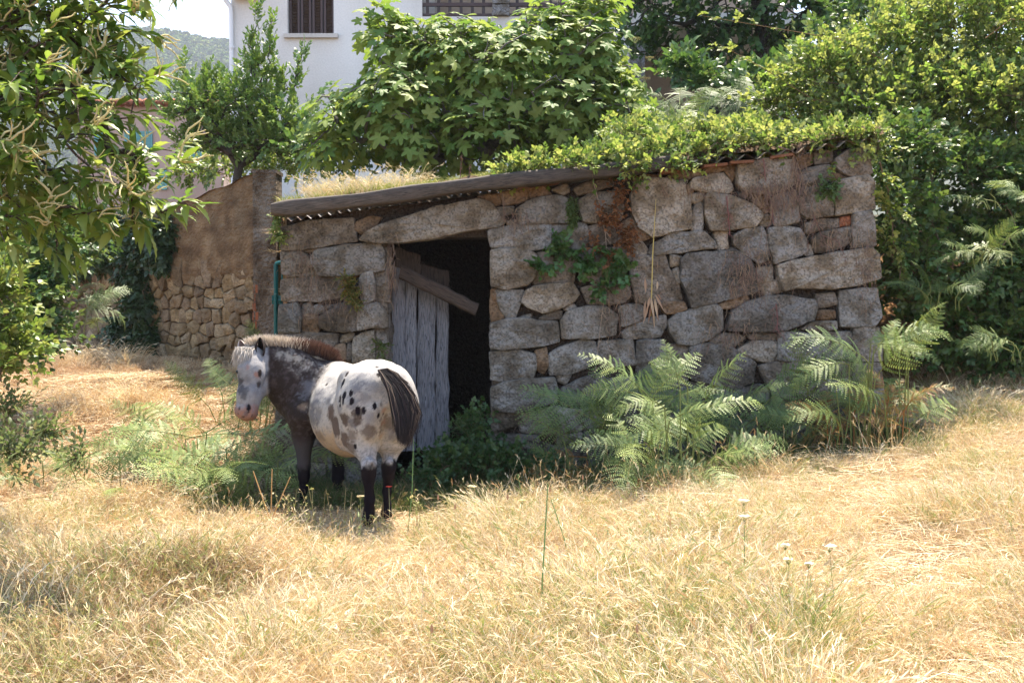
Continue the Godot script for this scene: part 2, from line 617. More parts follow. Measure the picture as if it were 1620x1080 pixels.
func make_shed() -> void:
	shed = thing("stone_shed", "low granite rubble shed with open doorway and overgrown sloping roof behind the pony", "shed")
	# --- core of the walls, between which the stones sit
	var xl := wall_pt(446, 400).x
	var xr := wall_pt(1384, 400).x
	var dl := wall_pt(610, 400).x
	var dr := wall_pt(779, 400).x
	var yd := wall_pt(700, 380).y
	var zf := -WALL_D - 0.05
	var th := 0.42
	var core := MB.new()
	var roof_y := func(x: float) -> float: return lerpf(2.31, 2.95, (x - xl) / (xr - xl))
	var slab := func(x0: float, x1: float, z0: float, z1: float, y0: float) -> void:
		var a: float = roof_y.call(x0)
		var b: float = roof_y.call(x1)
		var p := [Vector3(x0, y0, z0), Vector3(x1, y0, z0), Vector3(x1, b, z0), Vector3(x0, a, z0), Vector3(x0, y0, z1), Vector3(x1, y0, z1), Vector3(x1, b, z1), Vector3(x0, a, z1)]
		core.flat_quad(p[0], p[1], p[2], p[3])
		core.flat_quad(p[5], p[4], p[7], p[6])
		core.flat_quad(p[4], p[0], p[3], p[7])
		core.flat_quad(p[1], p[5], p[6], p[2])
		core.flat_quad(p[3], p[2], p[6], p[7])
		core.flat_quad(p[4], p[5], p[1], p[0])
	slab.call(xl + 0.03, dl - 0.02, zf, zf - th, -0.4)
	slab.call(dr + 0.02, xr - 0.03, zf, zf - th, -0.4)
	slab.call(dl - 0.02, dr + 0.02, zf, zf - th, yd + 0.03)
	slab.call(xl + 0.03, xl + 0.4, zf - th, -12.1, -0.4)
	slab.call(xr - 0.4, xr - 0.03, zf - th, -12.1, -0.4)
	slab.call(xl + 0.03, xr - 0.03, -12.1, -12.5, -0.4)
	made("wall_core", core, M.earth, shed)
	# --- blocks of the left pier
	st("445,361 480,352 557,345 561,366 565,382 520,387 478,394 447,396", "r", 0.02)
	st("566,351 584,343 602,345 592,357 574,372 562,362", "o", -0.02)
	st("480,391 508,389 506,396 482,399", "t", -0.02)
	st("445,399 470,398 484,404 494,422 489,429 455,435 446,431", "r")
	st("493,407 501,395 560,388 598,384 608,400 607,428 560,434 508,436 496,418", "g", 0.03)
	st("487,428 492,416 502,434 492,434", "t", -0.01)
	st("452,438 486,430 500,436 472,439", "t", -0.02)
	st("446,442 500,439 536,437 543,447 540,468 508,475 447,476", "r")
	st("540,437 566,433 567,437 545,441", "k", -0.01)
	st("546,446 568,441 574,476 545,478", "d", -0.035)
	st("570,440 578,432 589,431 592,450 592,472 577,479 572,465", "g", 0.05)
	st("594,432 612,433 615,478 595,474", "r", -0.02)
	st("443,485 470,480 476,500 476,524 442,525", "b", 0.02)
	st("479,484 490,481 494,492 486,499 478,498", "r", -0.02)
	st("492,491 500,482 511,484 511,493 496,497", "g")
	st("479,502 484,498 500,498 505,506 504,524 480,525", "o")
	st("514,482 545,481 570,482 566,486 520,489", "d", -0.03)
	st("508,500 521,491 565,488 566,521 540,524 508,518", "r", 0.02)
	st("567,490 576,481 600,481 612,500 612,517 590,516 568,521", "g", 0.05)
	st("443,529 480,527 534,527 530,545 515,552 444,546", "r", 0.01)
	st("540,532 555,527 558,535 546,541 537,540", "t", -0.01)
	st("528,549 544,544 548,565 536,576 524,572", "o")
	st("550,544 557,546 556,576 549,576", "r", -0.01)
	st("560,536 575,527 591,523 591,577 559,574", "t", 0.02)
	st("593,523 612,530 612,578 593,577", "r", -0.01)
	st("444,549 520,556 520,618 442,616", "r")
	st("523,580 612,582 612,640 523,638", "g")
	st("440,621 516,622 516,672 440,673", "g", 0.03)
	st("519,643 612,644 612,698 519,698", "r")
	st("439,677 478,676 478,730 438,731", "r", 0.02)
	st("482,677 516,676 516,728 482,729", "r")
	st("519,702 612,702 612,772 520,772", "d")
	st("434,735 515,733 515,790 428,792", "r", 0.05)
	# --- lintel and what lies over it
	st("571,380 580,369 602,356 640,345 700,328 754,315 776,322 799,351 786,360 740,365 700,373 640,383 610,385 588,383", "t", 0.05)
	st("758,311 789,306 792,321 782,325 764,316", "o")
	st("792,305 833,299 833,318 796,324", "o")
	st("785,330 812,326 810,337 792,341", "g", -0.01)
	st("802,350 818,347 818,357 804,356", "t", -0.01)
	st("818,330 838,318 880,310 895,313 899,335 898,352 860,353 826,357 819,342", "g", 0.03)
	st("836,299 858,295 872,307 838,314", "o", -0.03)
	st("875,300 895,291 901,302 888,308", "t", 0.01)
	st("775,364 790,360 840,358 870,356 870,393 830,395 779,391 774,378", "b", 0.045)
	st("873,356 925,354 929,370 926,393 873,393", "b", 0.02)
	st("778,397 820,394 848,402 850,420 845,438 832,450 800,456 778,452", "t", 0.045)
	st("851,400 905,397 911,415 906,445 846,451 841,440 854,420", "r", 0.01)
	st("908,298 930,290 965,285 970,294 940,302 915,309", "r", 0.03)
	st("917,318 940,306 975,303 984,330 981,347 945,350 925,351 918,335", "t", 0.02)
	st("931,360 945,355 976,352 984,370 979,383 934,389", "r")
	st("1002,284 1018,277 1046,278 1044,282 1010,292", "o", -0.02)
	st("1009,293 1030,285 1046,283 1081,293 1090,320 1091,361 1060,366 1032,373 1011,360 1001,335 1000,310", "t", 0.055)
	st("985,352 1000,346 1010,364 1028,376 1014,379 986,388", "o")
	st("990,391 1014,381 1023,396 1020,407 993,412", "t")
	st("915,395 986,391 989,416 984,440 919,445", "r")
	st("1026,401 1035,386 1060,371 1110,367 1129,384 1131,393 1080,397 1040,404", "b", 0.03)
	st("1130,369 1149,366 1152,393 1135,395", "t")
	st("1093,342 1100,324 1112,321 1111,363 1094,364", "g", 0.01)
	st("1116,312 1123,306 1150,310 1190,325 1203,338 1204,346 1190,358 1150,362 1125,364 1117,340", "t", 0.05)
	st("1092,290 1100,283 1140,275 1155,286 1160,300 1150,306 1110,302 1093,298", "t", 0.03)
	st("1090,312 1095,307 1113,306 1112,318 1098,319", "t")
	st("1081,297 1089,293 1097,302 1088,308", "o")
	st("1147,262 1162,258 1164,275 1158,286 1150,275", "o")
	st("1114,271 1120,264 1142,261 1145,269 1120,276", "o")
	st("1049,284 1070,271 1112,272 1106,280 1060,286", "o", -0.01)
	st("1062,287 1086,283 1086,291 1068,291", "r")
	st("1166,263 1175,257 1210,254 1250,255 1258,270 1256,290 1240,300 1205,305 1175,303 1168,290", "t", 0.06)
	st("1172,305 1186,306 1184,312 1175,311", "r", -0.02)
	st("1188,312 1214,309 1219,334 1205,335 1193,323", "o")
	st("1206,341 1217,338 1218,345 1210,348", "t", -0.01)
	st("1201,351 1217,348 1220,357 1206,358", "t", -0.01)
	st("1222,313 1244,304 1260,309 1262,350 1240,356 1224,357", "g", 0.03)
	st("1264,301 1275,295 1315,293 1318,320 1315,341 1280,343 1265,335", "b", 0.03)
	st("1319,291 1345,282 1370,279 1379,290 1380,330 1355,335 1321,340", "t", 0.05)
	st("1265,275 1280,266 1312,260 1313,286 1290,293 1268,294", "r", 0.02)
	st("1262,250 1285,242 1287,258 1268,268", "o")
	st("1290,241 1313,238 1316,256 1290,259", "r")
	st("1320,252 1340,240 1370,229 1374,245 1376,274 1350,279 1336,274 1323,265", "r", 0.03)
	st("1316,274 1330,277 1345,281 1319,288", "o", -0.01)
	st("1348,341 1376,336 1380,365 1383,388 1348,390", "g", 0.05)
	st("1330,345 1345,343 1345,355 1330,357", "k", 0.02)
	st("1276,353 1300,347 1327,346 1327,358 1300,364 1278,370", "r")
	st("1285,378 1300,369 1336,361 1340,385 1320,395 1290,400", "r", 0.02)
	st("1341,362 1346,362 1346,380 1342,376", "t")
	st("1160,373 1180,363 1205,361 1213,380 1215,409 1200,416 1180,401 1163,388", "b", 0.03)
	st("1217,363 1240,360 1262,363 1273,378 1271,400 1250,408 1224,416 1217,390", "b", 0.06)
	st("1276,391 1284,387 1286,402 1274,404", "t")
	st("1135,397 1160,392 1178,403 1160,400 1137,402", "r", -0.02)
	st("1002,408 1052,404 1058,428 1073,452 1078,473 1040,478 1008,478 999,440", "r", 0.02)
	st("1061,404 1078,406 1074,420 1062,420", "t")
	st("1064,428 1073,424 1076,446 1070,449", "t")
	st("1078,413 1090,402 1130,400 1160,397 1181,402 1192,430 1195,460 1160,470 1130,478 1095,486 1088,465 1078,440", "d", 0.05)
	st("1199,424 1221,421 1222,442 1200,446", "t")
	st("1199,449 1229,444 1237,460 1212,467", "t")
	st("1229,419 1260,411 1310,403 1374,392 1386,402 1388,440 1350,452 1310,455 1260,455 1241,460 1233,440", "t", 0.06)
	st("1045,482 1055,478 1080,478 1085,488 1070,495 1053,496", "o", 0.02)
	st("1132,483 1160,473 1180,469 1180,480 1150,488 1138,488", "o")
	st("1056,508 1070,496 1130,482 1140,491 1142,522 1120,535 1095,545 1075,543 1062,525", "b", 0.04)
	st("1150,522 1158,491 1180,479 1220,469 1250,469 1284,475 1289,485 1284,505 1240,521 1190,523", "d", 0.05)
	st("1291,466 1320,463 1324,480 1296,488", "r")
	st("1291,492 1318,492 1321,504 1291,505", "o")
	st("1328,461 1386,457 1391,500 1382,515 1330,515", "b", 0.03)
	st("1268,521 1288,509 1322,508 1324,521 1300,524", "g")
	st("1122,540 1135,529 1160,528 1178,534 1160,548 1135,548", "r")
	st("1182,530 1215,527 1229,527 1228,537 1190,537", "r")
	st("1166,553 1190,540 1228,541 1227,556 1221,572 1195,568", "t", 0.02)
	st("1092,549 1115,543 1160,552 1195,573 1190,604 1160,611 1094,600", "d", 0.03)
	st("1232,527 1240,525 1290,530 1296,545 1295,566 1250,570 1232,568", "b", 0.04)
	st("1300,528 1345,526 1347,566 1300,568", "g")
	st("1350,521 1390,519 1393,570 1351,571", "g", 0.03)
	st("1199,579 1230,573 1295,571 1302,590 1306,620 1300,634 1270,634 1222,623 1212,600", "r", 0.04)
	st("1225,573 1230,563 1233,572", "t", -0.01)
	st("1182,613 1205,610 1217,622 1214,634 1182,635", "d")
	st("1091,604 1178,612 1178,641 1092,641", "d")
	st("1218,628 1268,638 1238,640 1218,640", "r", -0.01)
	st("1172,645 1240,642 1244,655 1240,675 1174,682", "d", 0.02)
	st("1250,643 1305,639 1308,668 1250,672", "d")
	st("1310,601 1345,598 1345,639 1311,644", "g")
	st("1350,576 1392,575 1394,611 1350,612", "r", 0.02)
	st("1350,616 1395,614 1398,662 1350,664", "g", 0.02)
	st("1308,573 1346,572 1346,594 1309,596", "r")
	st("1311,649 1346,647 1348,684 1311,686", "d")
	st("1172,686 1240,680 1242,732 1172,732", "d")
	st("1246,678 1306,673 1308,722 1247,724", "d")
	st("1312,690 1397,668 1400,716 1312,722", "d")
	# --- right of the doorway, lower courses
	st("777,460 785,458 798,500 795,508 777,511", "o")
	st("785,461 800,459 828,460 822,480 814,502 802,505 793,490", "b", 0.015)
	st("816,504 840,496 838,502 822,506", "g", -0.02)
	st("826,478 835,458 850,453 905,447 915,465 905,478 880,488 858,494 840,487", "t", 0.055)
	st("853,503 870,495 886,491 888,504 860,506", "r")
	st("893,486 904,480 909,487 896,491", "g")
	st("776,526 778,511 800,506 835,504 850,508 880,508 883,540 860,545 800,552 779,550", "b", 0.055)
	st("888,506 900,492 925,486 958,486 975,500 972,528 940,535 890,534", "b", 0.03)
	st("920,456 960,446 990,445 996,465 985,478 960,481 933,481", "r", 0.01)
	st("980,486 1010,481 1020,490 1015,505 985,515", "g")
	st("985,525 1005,512 1052,498 1055,511 1045,532 990,536", "b")
	st("777,557 820,555 845,560 846,580 840,597 800,602 778,600", "b", 0.04)
	st("847,557 864,551 867,575 860,590 851,585", "o")
	st("868,560 890,549 920,539 940,540 945,565 930,580 900,590 870,592", "b", 0.02)
	st("947,540 1000,539 1005,576 950,580", "g")
	st("1009,540 1050,538 1054,592 1009,596", "d")
	st("1058,546 1088,548 1088,600 1060,600", "r")
	st("778,613 800,604 860,598 876,597 880,615 878,635 850,642 820,650 790,648 779,640", "b", 0.06)
	st("881,594 903,592 895,607 885,604", "g")
	st("890,612 950,590 960,602 956,632 893,642", "d")
	st("962,600 1005,598 1008,640 960,643", "d")
	st("1012,602 1086,605 1086,644 1012,646", "d")
	st("779,656 816,651 820,674 780,682", "r")
	st("822,653 850,650 875,645 920,648 922,680 870,686 825,683", "g", 0.02)
	st("779,690 850,688 856,716 779,722", "d", 0.02)
	st("882,689 920,684 918,695 885,706", "g")
	st("858,700 880,709 916,704 916,738 858,740", "d")
	st("925,682 950,680 950,735 921,735", "d")
	st("927,646 1005,647 1005,678 926,676", "d")
	st("1010,650 1086,648 1086,690 1010,692", "d")
	st("954,684 1086,695 1086,745 954,745", "d")
	st("1090,646 1168,646 1168,690 1090,691", "d")
	st("1090,695 1168,694 1168,740 1090,742", "d")
	st("779,727 855,722 855,775 779,778", "d")
	# the left reveal of the doorway, stones seen edge on
	for k in 6:
		var y0 := yd - 0.01 - k * 0.31
		var poly := PackedVector2Array([Vector2(0.03, y0 - 0.30), Vector2(0.40, y0 - 0.295), Vector2(0.405, y0 - 0.01), Vector2(0.03, y0)])
		for side in [-1.0, 1.0]:
			var bas := Basis(Vector3(0, 0, -1), Vector3.UP, Vector3(1, 0, 0)) if side < 0 else Basis(Vector3(0, 0, 1), Vector3.UP, Vector3(-1, 0, 0))
			var og := Vector3(dl - 0.01, 0, -WALL_D) if side < 0 else Vector3(dr + 0.01, 0, -WALL_D - 0.44)
			part("stone", stone_mesh(poly, 0.0, TONES["r"] * rr(0.8, 1.1), 900 + k * 2 + int(side)), M.granite, shed, Transform3D(bas, og))
	make_door()
	make_roof(roof_y, xl, xr)

func plank(corners: Array, d0: float, d1: float, thick: float, col: Color, called := "plank", split := 0.0) -> void:
	# four corners (px) from bottom-left round to top-left, leaning from distance d0 (bottom) to d1 (top)
	var mb := MB.new()
	var p := []
	for k in 4:
		p.append(W(corners[k * 2], corners[k * 2 + 1], d0 if k == 0 or k == 1 else d1))
	var nu := 10
	var nv := 4
	var nr: Vector3 = (p[1] - p[0]).cross(p[3] - p[0]).normalized()
	var off := rr(0, 9)
	for side in 2:
		for a in nu + 1:
			var u := float(a) / nu
			for b in nv + 1:
				var v := float(b) / nv
				var q: Vector3 = p[0].lerp(p[1], v).lerp(p[3].lerp(p[2], v), u)
				var edge := 1.0 if b == 0 or b == nv else 0.0
				var across: Vector3 = (p[1] - p[0]).normalized()
				q += across * edge * rough_noise.get_noise_2d(u * 1.2 + off, v * 5.0) * 0.018
				if a == nu or a == 0:
					q += (p[3] - p[0]).normalized() * rough_noise.get_noise_2d(v * 2.0 + off, 4.0) * 0.02
				q += nr * ((thick * 0.5 - edge * 0.004 + rough_noise.get_noise_2d(u * 2.0 + off, v * 3.0 + off) * 0.004) * (1.0 if side == 0 else -1.0))
				mb.vert(q, nr, col * (1.0 + 0.15 * rough_noise.get_noise_2d(u * 3.0 + off, v)), Vector2(u * (p[3] - p[0]).length() + off, v * (p[1] - p[0]).length() + off))
	var w := nv + 1
	var h := (nu + 1) * w
	for a in nu:
		for b in nv:
			var k := a * w + b
			mb.quad(k, k + 1, k + w + 1, k + w)
			mb.quad(h + k + 1, h + k, h + k + w, h + k + w + 1)
	for a in nu:
		var k := a * w
		mb.quad(h + k, k, k + w, h + k + w)
		k += nv
		mb.quad(k, h + k, h + k + w, k + w)
	for b in nv:
		mb.quad(h + b + 1, h + b, b, b + 1)
		var k := nu * w + b
		mb.quad(k, h + k, h + k + 1, k + 1)
	mb.smooth()
	made(called, mb, M.wood, shed)

func make_door() -> void:
	var blue := Color(0.33, 0.345, 0.39)
	var brown := Color(0.10, 0.075, 0.06)
	plank([613, 716, 641, 714, 641, 430, 622, 420], 9.80, 9.92, 0.035, blue * 0.95)
	plank([642, 714, 657, 712, 660, 447, 641, 432], 9.81, 9.92, 0.03, blue)
	plank([659, 714, 688, 710, 690, 466, 661, 450], 9.82, 9.90, 0.035, blue * 0.85)
	plank([688.5, 712, 711, 708, 710, 478, 690.5, 468], 9.82, 9.90, 0.034, blue * 0.8)
	plank([624, 436, 666, 444, 665, 404, 626, 391], 9.98, 10.0, 0.04, brown * 1.3)
	plank([664, 455, 712, 472, 711, 430, 666, 414], 10.0, 10.02, 0.04, brown)
	# the slanting board across
	plank([631, 441, 635, 418, 758, 480, 752, 500], 9.75, 9.70, 0.05, brown * 1.1)
	# a door frame post at the left
	plank([608, 720, 616, 720, 622, 388, 613, 388], 9.86, 9.9, 0.07, brown * 0.9, "door_post")

func make_roof(roof_y: Callable, xl: float, xr: float) -> void:
	# corrugated sheets, left of fine pitch, right of coarse pitch
	for sheet in 2:
		var mb := MB.new()
		var x0 := W(452, 348, 9.36).x if sheet == 0 else W(1020, 280, 9.34).x
		var x1 := W(1030, 265, 9.36).x if sheet == 0 else W(1398, 220, 9.34).x
		var pitch := 0.083 if sheet == 0 else 0.17
		var amp := 0.014 if sheet == 0 else 0.022
		var n := int((x1 - x0) / pitch * 10.0)
		var rows := [9.36, 9.55, 10.2, 11.2, 12.6]
		for j in rows.size():
			for k in n + 1:
				var x := lerpf(x0, x1, float(k) / n)
				var d: float = rows[j] + (0.03 * soft_noise.get_noise_1d(x * 6.0) if j == 0 else 0.0)
				var y: float = lerpf(W(455, 346, 9.36).y, W(1385, 222, 9.36).y, (x - W(455, 346, 9.36).x) / (W(1385, 222, 9.36).x - W(455, 346, 9.36).x)) + 0.012
				y += (d - 9.36) * 0.09 + cos((x - x0) / pitch * TAU) * amp + soft_noise.get_noise_2d(x * 2.0, d) * 0.02
				if j == 0:
					y -= 0.008 + 0.02 * maxf(0.0, soft_noise.get_noise_1d(x * 9.0 + 5.0))
				var col := Color(0.50, 0.50, 0.52) if sheet == 0 else Color(0.27, 0.20, 0.14)
				if sheet == 0 and x > -0.9:
					col = col.lerp(Color(0.30, 0.20, 0.12), sstep(-1.3, -0.3, x))
				mb.vert(Vector3(x, y, -d), Vector3.UP, col, Vector2(x, d))
		for j in rows.size() - 1:
			for k in n:
				var p := j * (n + 1) + k
				mb.quad(p, p + 1, p + n + 2, p + n + 1)
		mb.smooth()
		made("corrugated_sheet", mb, M.iron if sheet == 0 else M.tile, shed)
	# the old squared beam along the eave
	var beam := MB.new()
	var nseg := 26
	for k in nseg + 1:
		var u := float(k) / nseg
		var c := W(lerpf(431, 1066, u), lerpf(332, 256, u) + 1.5 * sin(u * 9.0), 9.34)
		var hh := lerpf(0.064, 0.056, u) + 0.006 * sin(u * 23.0)
		if k == 0:
			hh = 0.045
		var prof := [Vector2(-0.8, 1), Vector2(0.7, 1.0), Vector2(1, 0.75), Vector2(1, 0.1), Vector2(0.98, -0.7), Vector2(0.7, -1), Vector2(-0.9, -1), Vector2(-1, 0)]
		for s in prof.size() + 1:
			var q: Vector2 = prof[s % prof.size()]
			var nse := 1.0 + 0.14 * rough_noise.get_noise_2d(u * 3.0, s % prof.size() * 3.0)
			beam.vert(c + Vector3(0, q.y * hh * nse, q.x * 0.075 * nse), Vector3.UP, Color(0.165, 0.14, 0.12) * (1.0 - 0.4 * u) * (1.0 + 0.35 * rough_noise.get_noise_2d(u * 5.0, (s % 8) * 2.0)), Vector2(u * 3.4, s * 0.06))
	var w := 9
	for k in nseg:
		for s in 8:
			var p := k * w + s
			beam.quad(p, p + w, p + w + 1, p + 1)
	for e in [0, nseg]:
		var cen := Vector3.ZERO
		for s in 8:
			cen += beam.v[e * w + s] / 8.0
		var ce := beam.vert(cen, Vector3.LEFT, Color(0.2, 0.16, 0.13))
		for s in 8:
			if e == 0:
				beam.tri(ce, e * w + s, e * w + s + 1)
			else:
				beam.tri(ce, e * w + s + 1, e * w + s)
	beam.smooth()
	made("eave_beam", beam, M.wood, shed)
	# red tile strips under the eave
	for q in [[818, 296, 860, 292], [838, 293, 888, 288], [1040, 275, 1088, 268], [1110, 264, 1150, 258], [1152, 259, 1190, 254], [1212, 251, 1256, 246]]:
		var a := W(q[0], q[1], 9.45)
		var b := W(q[2], q[3], 9.45)
		var mb := MB.new()
		mb.box(frame((a + b) * 0.5 + Vector3(0, rr(-0.008, 0.008), rr(-0.03, 0.01)), b - a + Vector3(0, rr(-0.02, 0.02), 0), Vector3.UP), Vector3((b - a).length() * rr(0.36, 0.5), 0.011, 0.09), Color(0.27, 0.115, 0.06) * rr(0.7, 1.15))
		made("tile", mb, M.tile, shed)
	# soil lying on the sheets, from which the plants grow
	var soil := MB.new()
	var nx := 60
	var rows := [9.45, 9.6, 10.0, 10.8, 11.8, 12.7]
	for j in rows.size():
		for k in nx + 1:
			var x := lerpf(xl - 0.03, xr + 0.06, float(k) / nx)
			var y: float = roof_y.call(x) + 0.13 + (rows[j] - 9.36) * 0.10 + 0.05 * soft_noise.get_noise_2d(x * 5.0, rows[j] * 5.0)
			y += -0.07 if j == 0 else 0.0
			soil.vert(Vector3(x, y, -rows[j]), Vector3.UP, Color(0.16, 0.11, 0.06))
	for j in rows.size() - 1:
		for k in nx:
			var p := j * (nx + 1) + k
			soil.quad(p, p + 1, p + nx + 2, p + nx + 1)
	soil.smooth()
	made("roof_soil", soil, M.soil, shed)
# ---------------------------------------------------------------- the pony
const PONY := Vector3(-1.128, 0.0, -8.136)
const FWD := Vector3(-0.454, 0, -0.891)
const LEFT := Vector3(-0.891, 0, 0.454)
var bone_a := PackedVector3Array()
var bone_b := PackedVector3Array()
var bone_ra := PackedFloat32Array()
var bone_rb := PackedFloat32Array()
var bone_k := PackedFloat32Array()
var bone_f := PackedFloat32Array()       # how much thinner along bone_n
var bone_n := PackedVector3Array()

func H(x: float, y: float, z: float) -> Vector3:     # forward, up, left of the pony
	return PONY + FWD * x + LEFT * z + Vector3.UP * y

func bone(a: Vector3, b: Vector3, ra: float, rb: float, k := 0.05, flat := 1.0, n := Vector3.RIGHT) -> void:
	bone_a.append(a)
	bone_b.append(b)
	bone_ra.append(ra)
	bone_rb.append(rb)
	bone_k.append(k)
	bone_f.append(flat)
	bone_n.append(n)

func chain(pts: Array, k := 0.03) -> void:      # [px, py, distance, radius] one after the other
	for j in pts.size() - 1:
		var p = pts[j]
		var q = pts[j + 1]
		bone(W(p[0], p[1], p[2]), W(q[0], q[1], q[2]), p[3], q[3], k)

func bone_d(j: int, p: Vector3) -> float:
	var a := bone_a[j]
	var q := p - a
	var f := bone_f[j]
	if f != 1.0:
		var n := bone_n[j]
		q += n * (q.dot(n) * (f - 1.0))
	var ab := bone_b[j] - a
	if f != 1.0:
		var n2 := bone_n[j]
		ab += n2 * (ab.dot(n2) * (f - 1.0))
	var h := clampf(q.dot(ab) / maxf(ab.length_squared(), 1e-9), 0.0, 1.0)
	return (q - ab * h).length() - lerpf(bone_ra[j], bone_rb[j], h)

func field(p: Vector3, list: PackedInt32Array) -> float:
	var d := 9.0
	for j in list:
		var e := bone_d(j, p)
		var k := bone_k[j]
		var h := maxf(k - absf(d - e), 0.0) / k
		d = minf(d, e) - h * h * k * 0.25
	return d

func surface_nets(lo: Vector3, hi: Vector3, cell: float) -> MB:
	var mb := MB.new()
	var nx := int((hi.x - lo.x) / cell) + 2
	var ny := int((hi.y - lo.y) / cell) + 2
	var nz := int((hi.z - lo.z) / cell) + 2
	var vals := {}
	var all := PackedInt32Array(range(bone_a.size()))
	var bs := 6
	var cellv := {}
	var active := []
	var half := cell * bs * 0.5
	var diag := half * 1.7321
	for bz in range(0, nz, bs):
		for by in range(0, ny, bs):
			for bx in range(0, nx, bs):
				var c := lo + Vector3(bx, by, bz) * cell + Vector3(half, half, half)
				var near := PackedInt32Array()
				var best := 9.0
				for j in all:
					var e := bone_d(j, c) 
					var m: float = e - diag * maxf(1.0, bone_f[j])
					if m < 0.07:
						near.append(j)
					best = minf(best, m)
				if near.is_empty() or best > 0.06:
					continue
				var inside := field(c, near)
				if inside < -diag * 2.0:
					continue
				active.append([bx, by, bz, near])
	for blk in active:
		var near: PackedInt32Array = blk[3]
		for z in range(blk[2], blk[2] + bs + 1):
			for y in range(blk[1], blk[1] + bs + 1):
				for x in range(blk[0], blk[0] + bs + 1):
					var key: int = (z * ny + y) * nx + x
					if not vals.has(key):
						vals[key] = field(lo + Vector3(x, y, z) * cell, near)
	var corner := [0, 1, nx, nx + 1, nx * ny, nx * ny + 1, nx * ny + nx, nx * ny + nx + 1]
	for blk in active:
		for z in range(blk[2], blk[2] + bs):
			for y in range(blk[1], blk[1] + bs):
				for x in range(blk[0], blk[0] + bs):
					var key: int = (z * ny + y) * nx + x
					var v0: float = vals[key]
					if absf(v0) > cell * 3.5:
						continue
					var neg := 0
					var vv := PackedFloat32Array()
					for o in corner:
						var q: float = vals.get(key + o, 1.0)
						vv.append(q)
						if q < 0.0:
							neg += 1
					if neg == 0 or neg == 8:
						continue
					var sum := Vector3.ZERO
					var cnt := 0
					for e in 12:
						var i0: int = EDGE_A[e]
						var i1: int = EDGE_B[e]
						if (vv[i0] < 0.0) != (vv[i1] < 0.0):
							var t := vv[i0] / (vv[i0] - vv[i1])
							var p0 := Vector3(i0 & 1, (i0 >> 1) & 1, i0 >> 2)
							var p1 := Vector3(i1 & 1, (i1 >> 1) & 1, i1 >> 2)
							sum += p0.lerp(p1, t)
							cnt += 1
					cellv[key] = mb.vert(lo + (Vector3(x, y, z) + sum / cnt) * cell, Vector3.UP)
	for key in cellv:
		var v0: float = vals[key]
		for ax in 3:
			var step: int = [1, nx, nx * ny][ax]
			var b: int = [nx, nx * ny, 1][ax]
			var c: int = [nx * ny, 1, nx][ax]
			var v1: float = vals.get(key + step, 1.0)
			if (v0 < 0.0) == (v1 < 0.0):
				continue
			if cellv.has(key - b) and cellv.has(key - c) and cellv.has(key - b - c):
				var q0: int = cellv[key]
				var q1: int = cellv[key - b]
				var q2: int = cellv[key - b - c]
				var q3: int = cellv[key - c]
				if v0 < 0.0:
					mb.quad(q0, q1, q2, q3)
				else:
					mb.quad(q0, q3, q2, q1)
	return mb

const EDGE_A := [0, 2, 4, 6, 0, 1, 4, 5, 0, 1, 2, 3]
const EDGE_B := [1, 3, 5, 7, 2, 3, 6, 7, 4, 5, 6, 7]

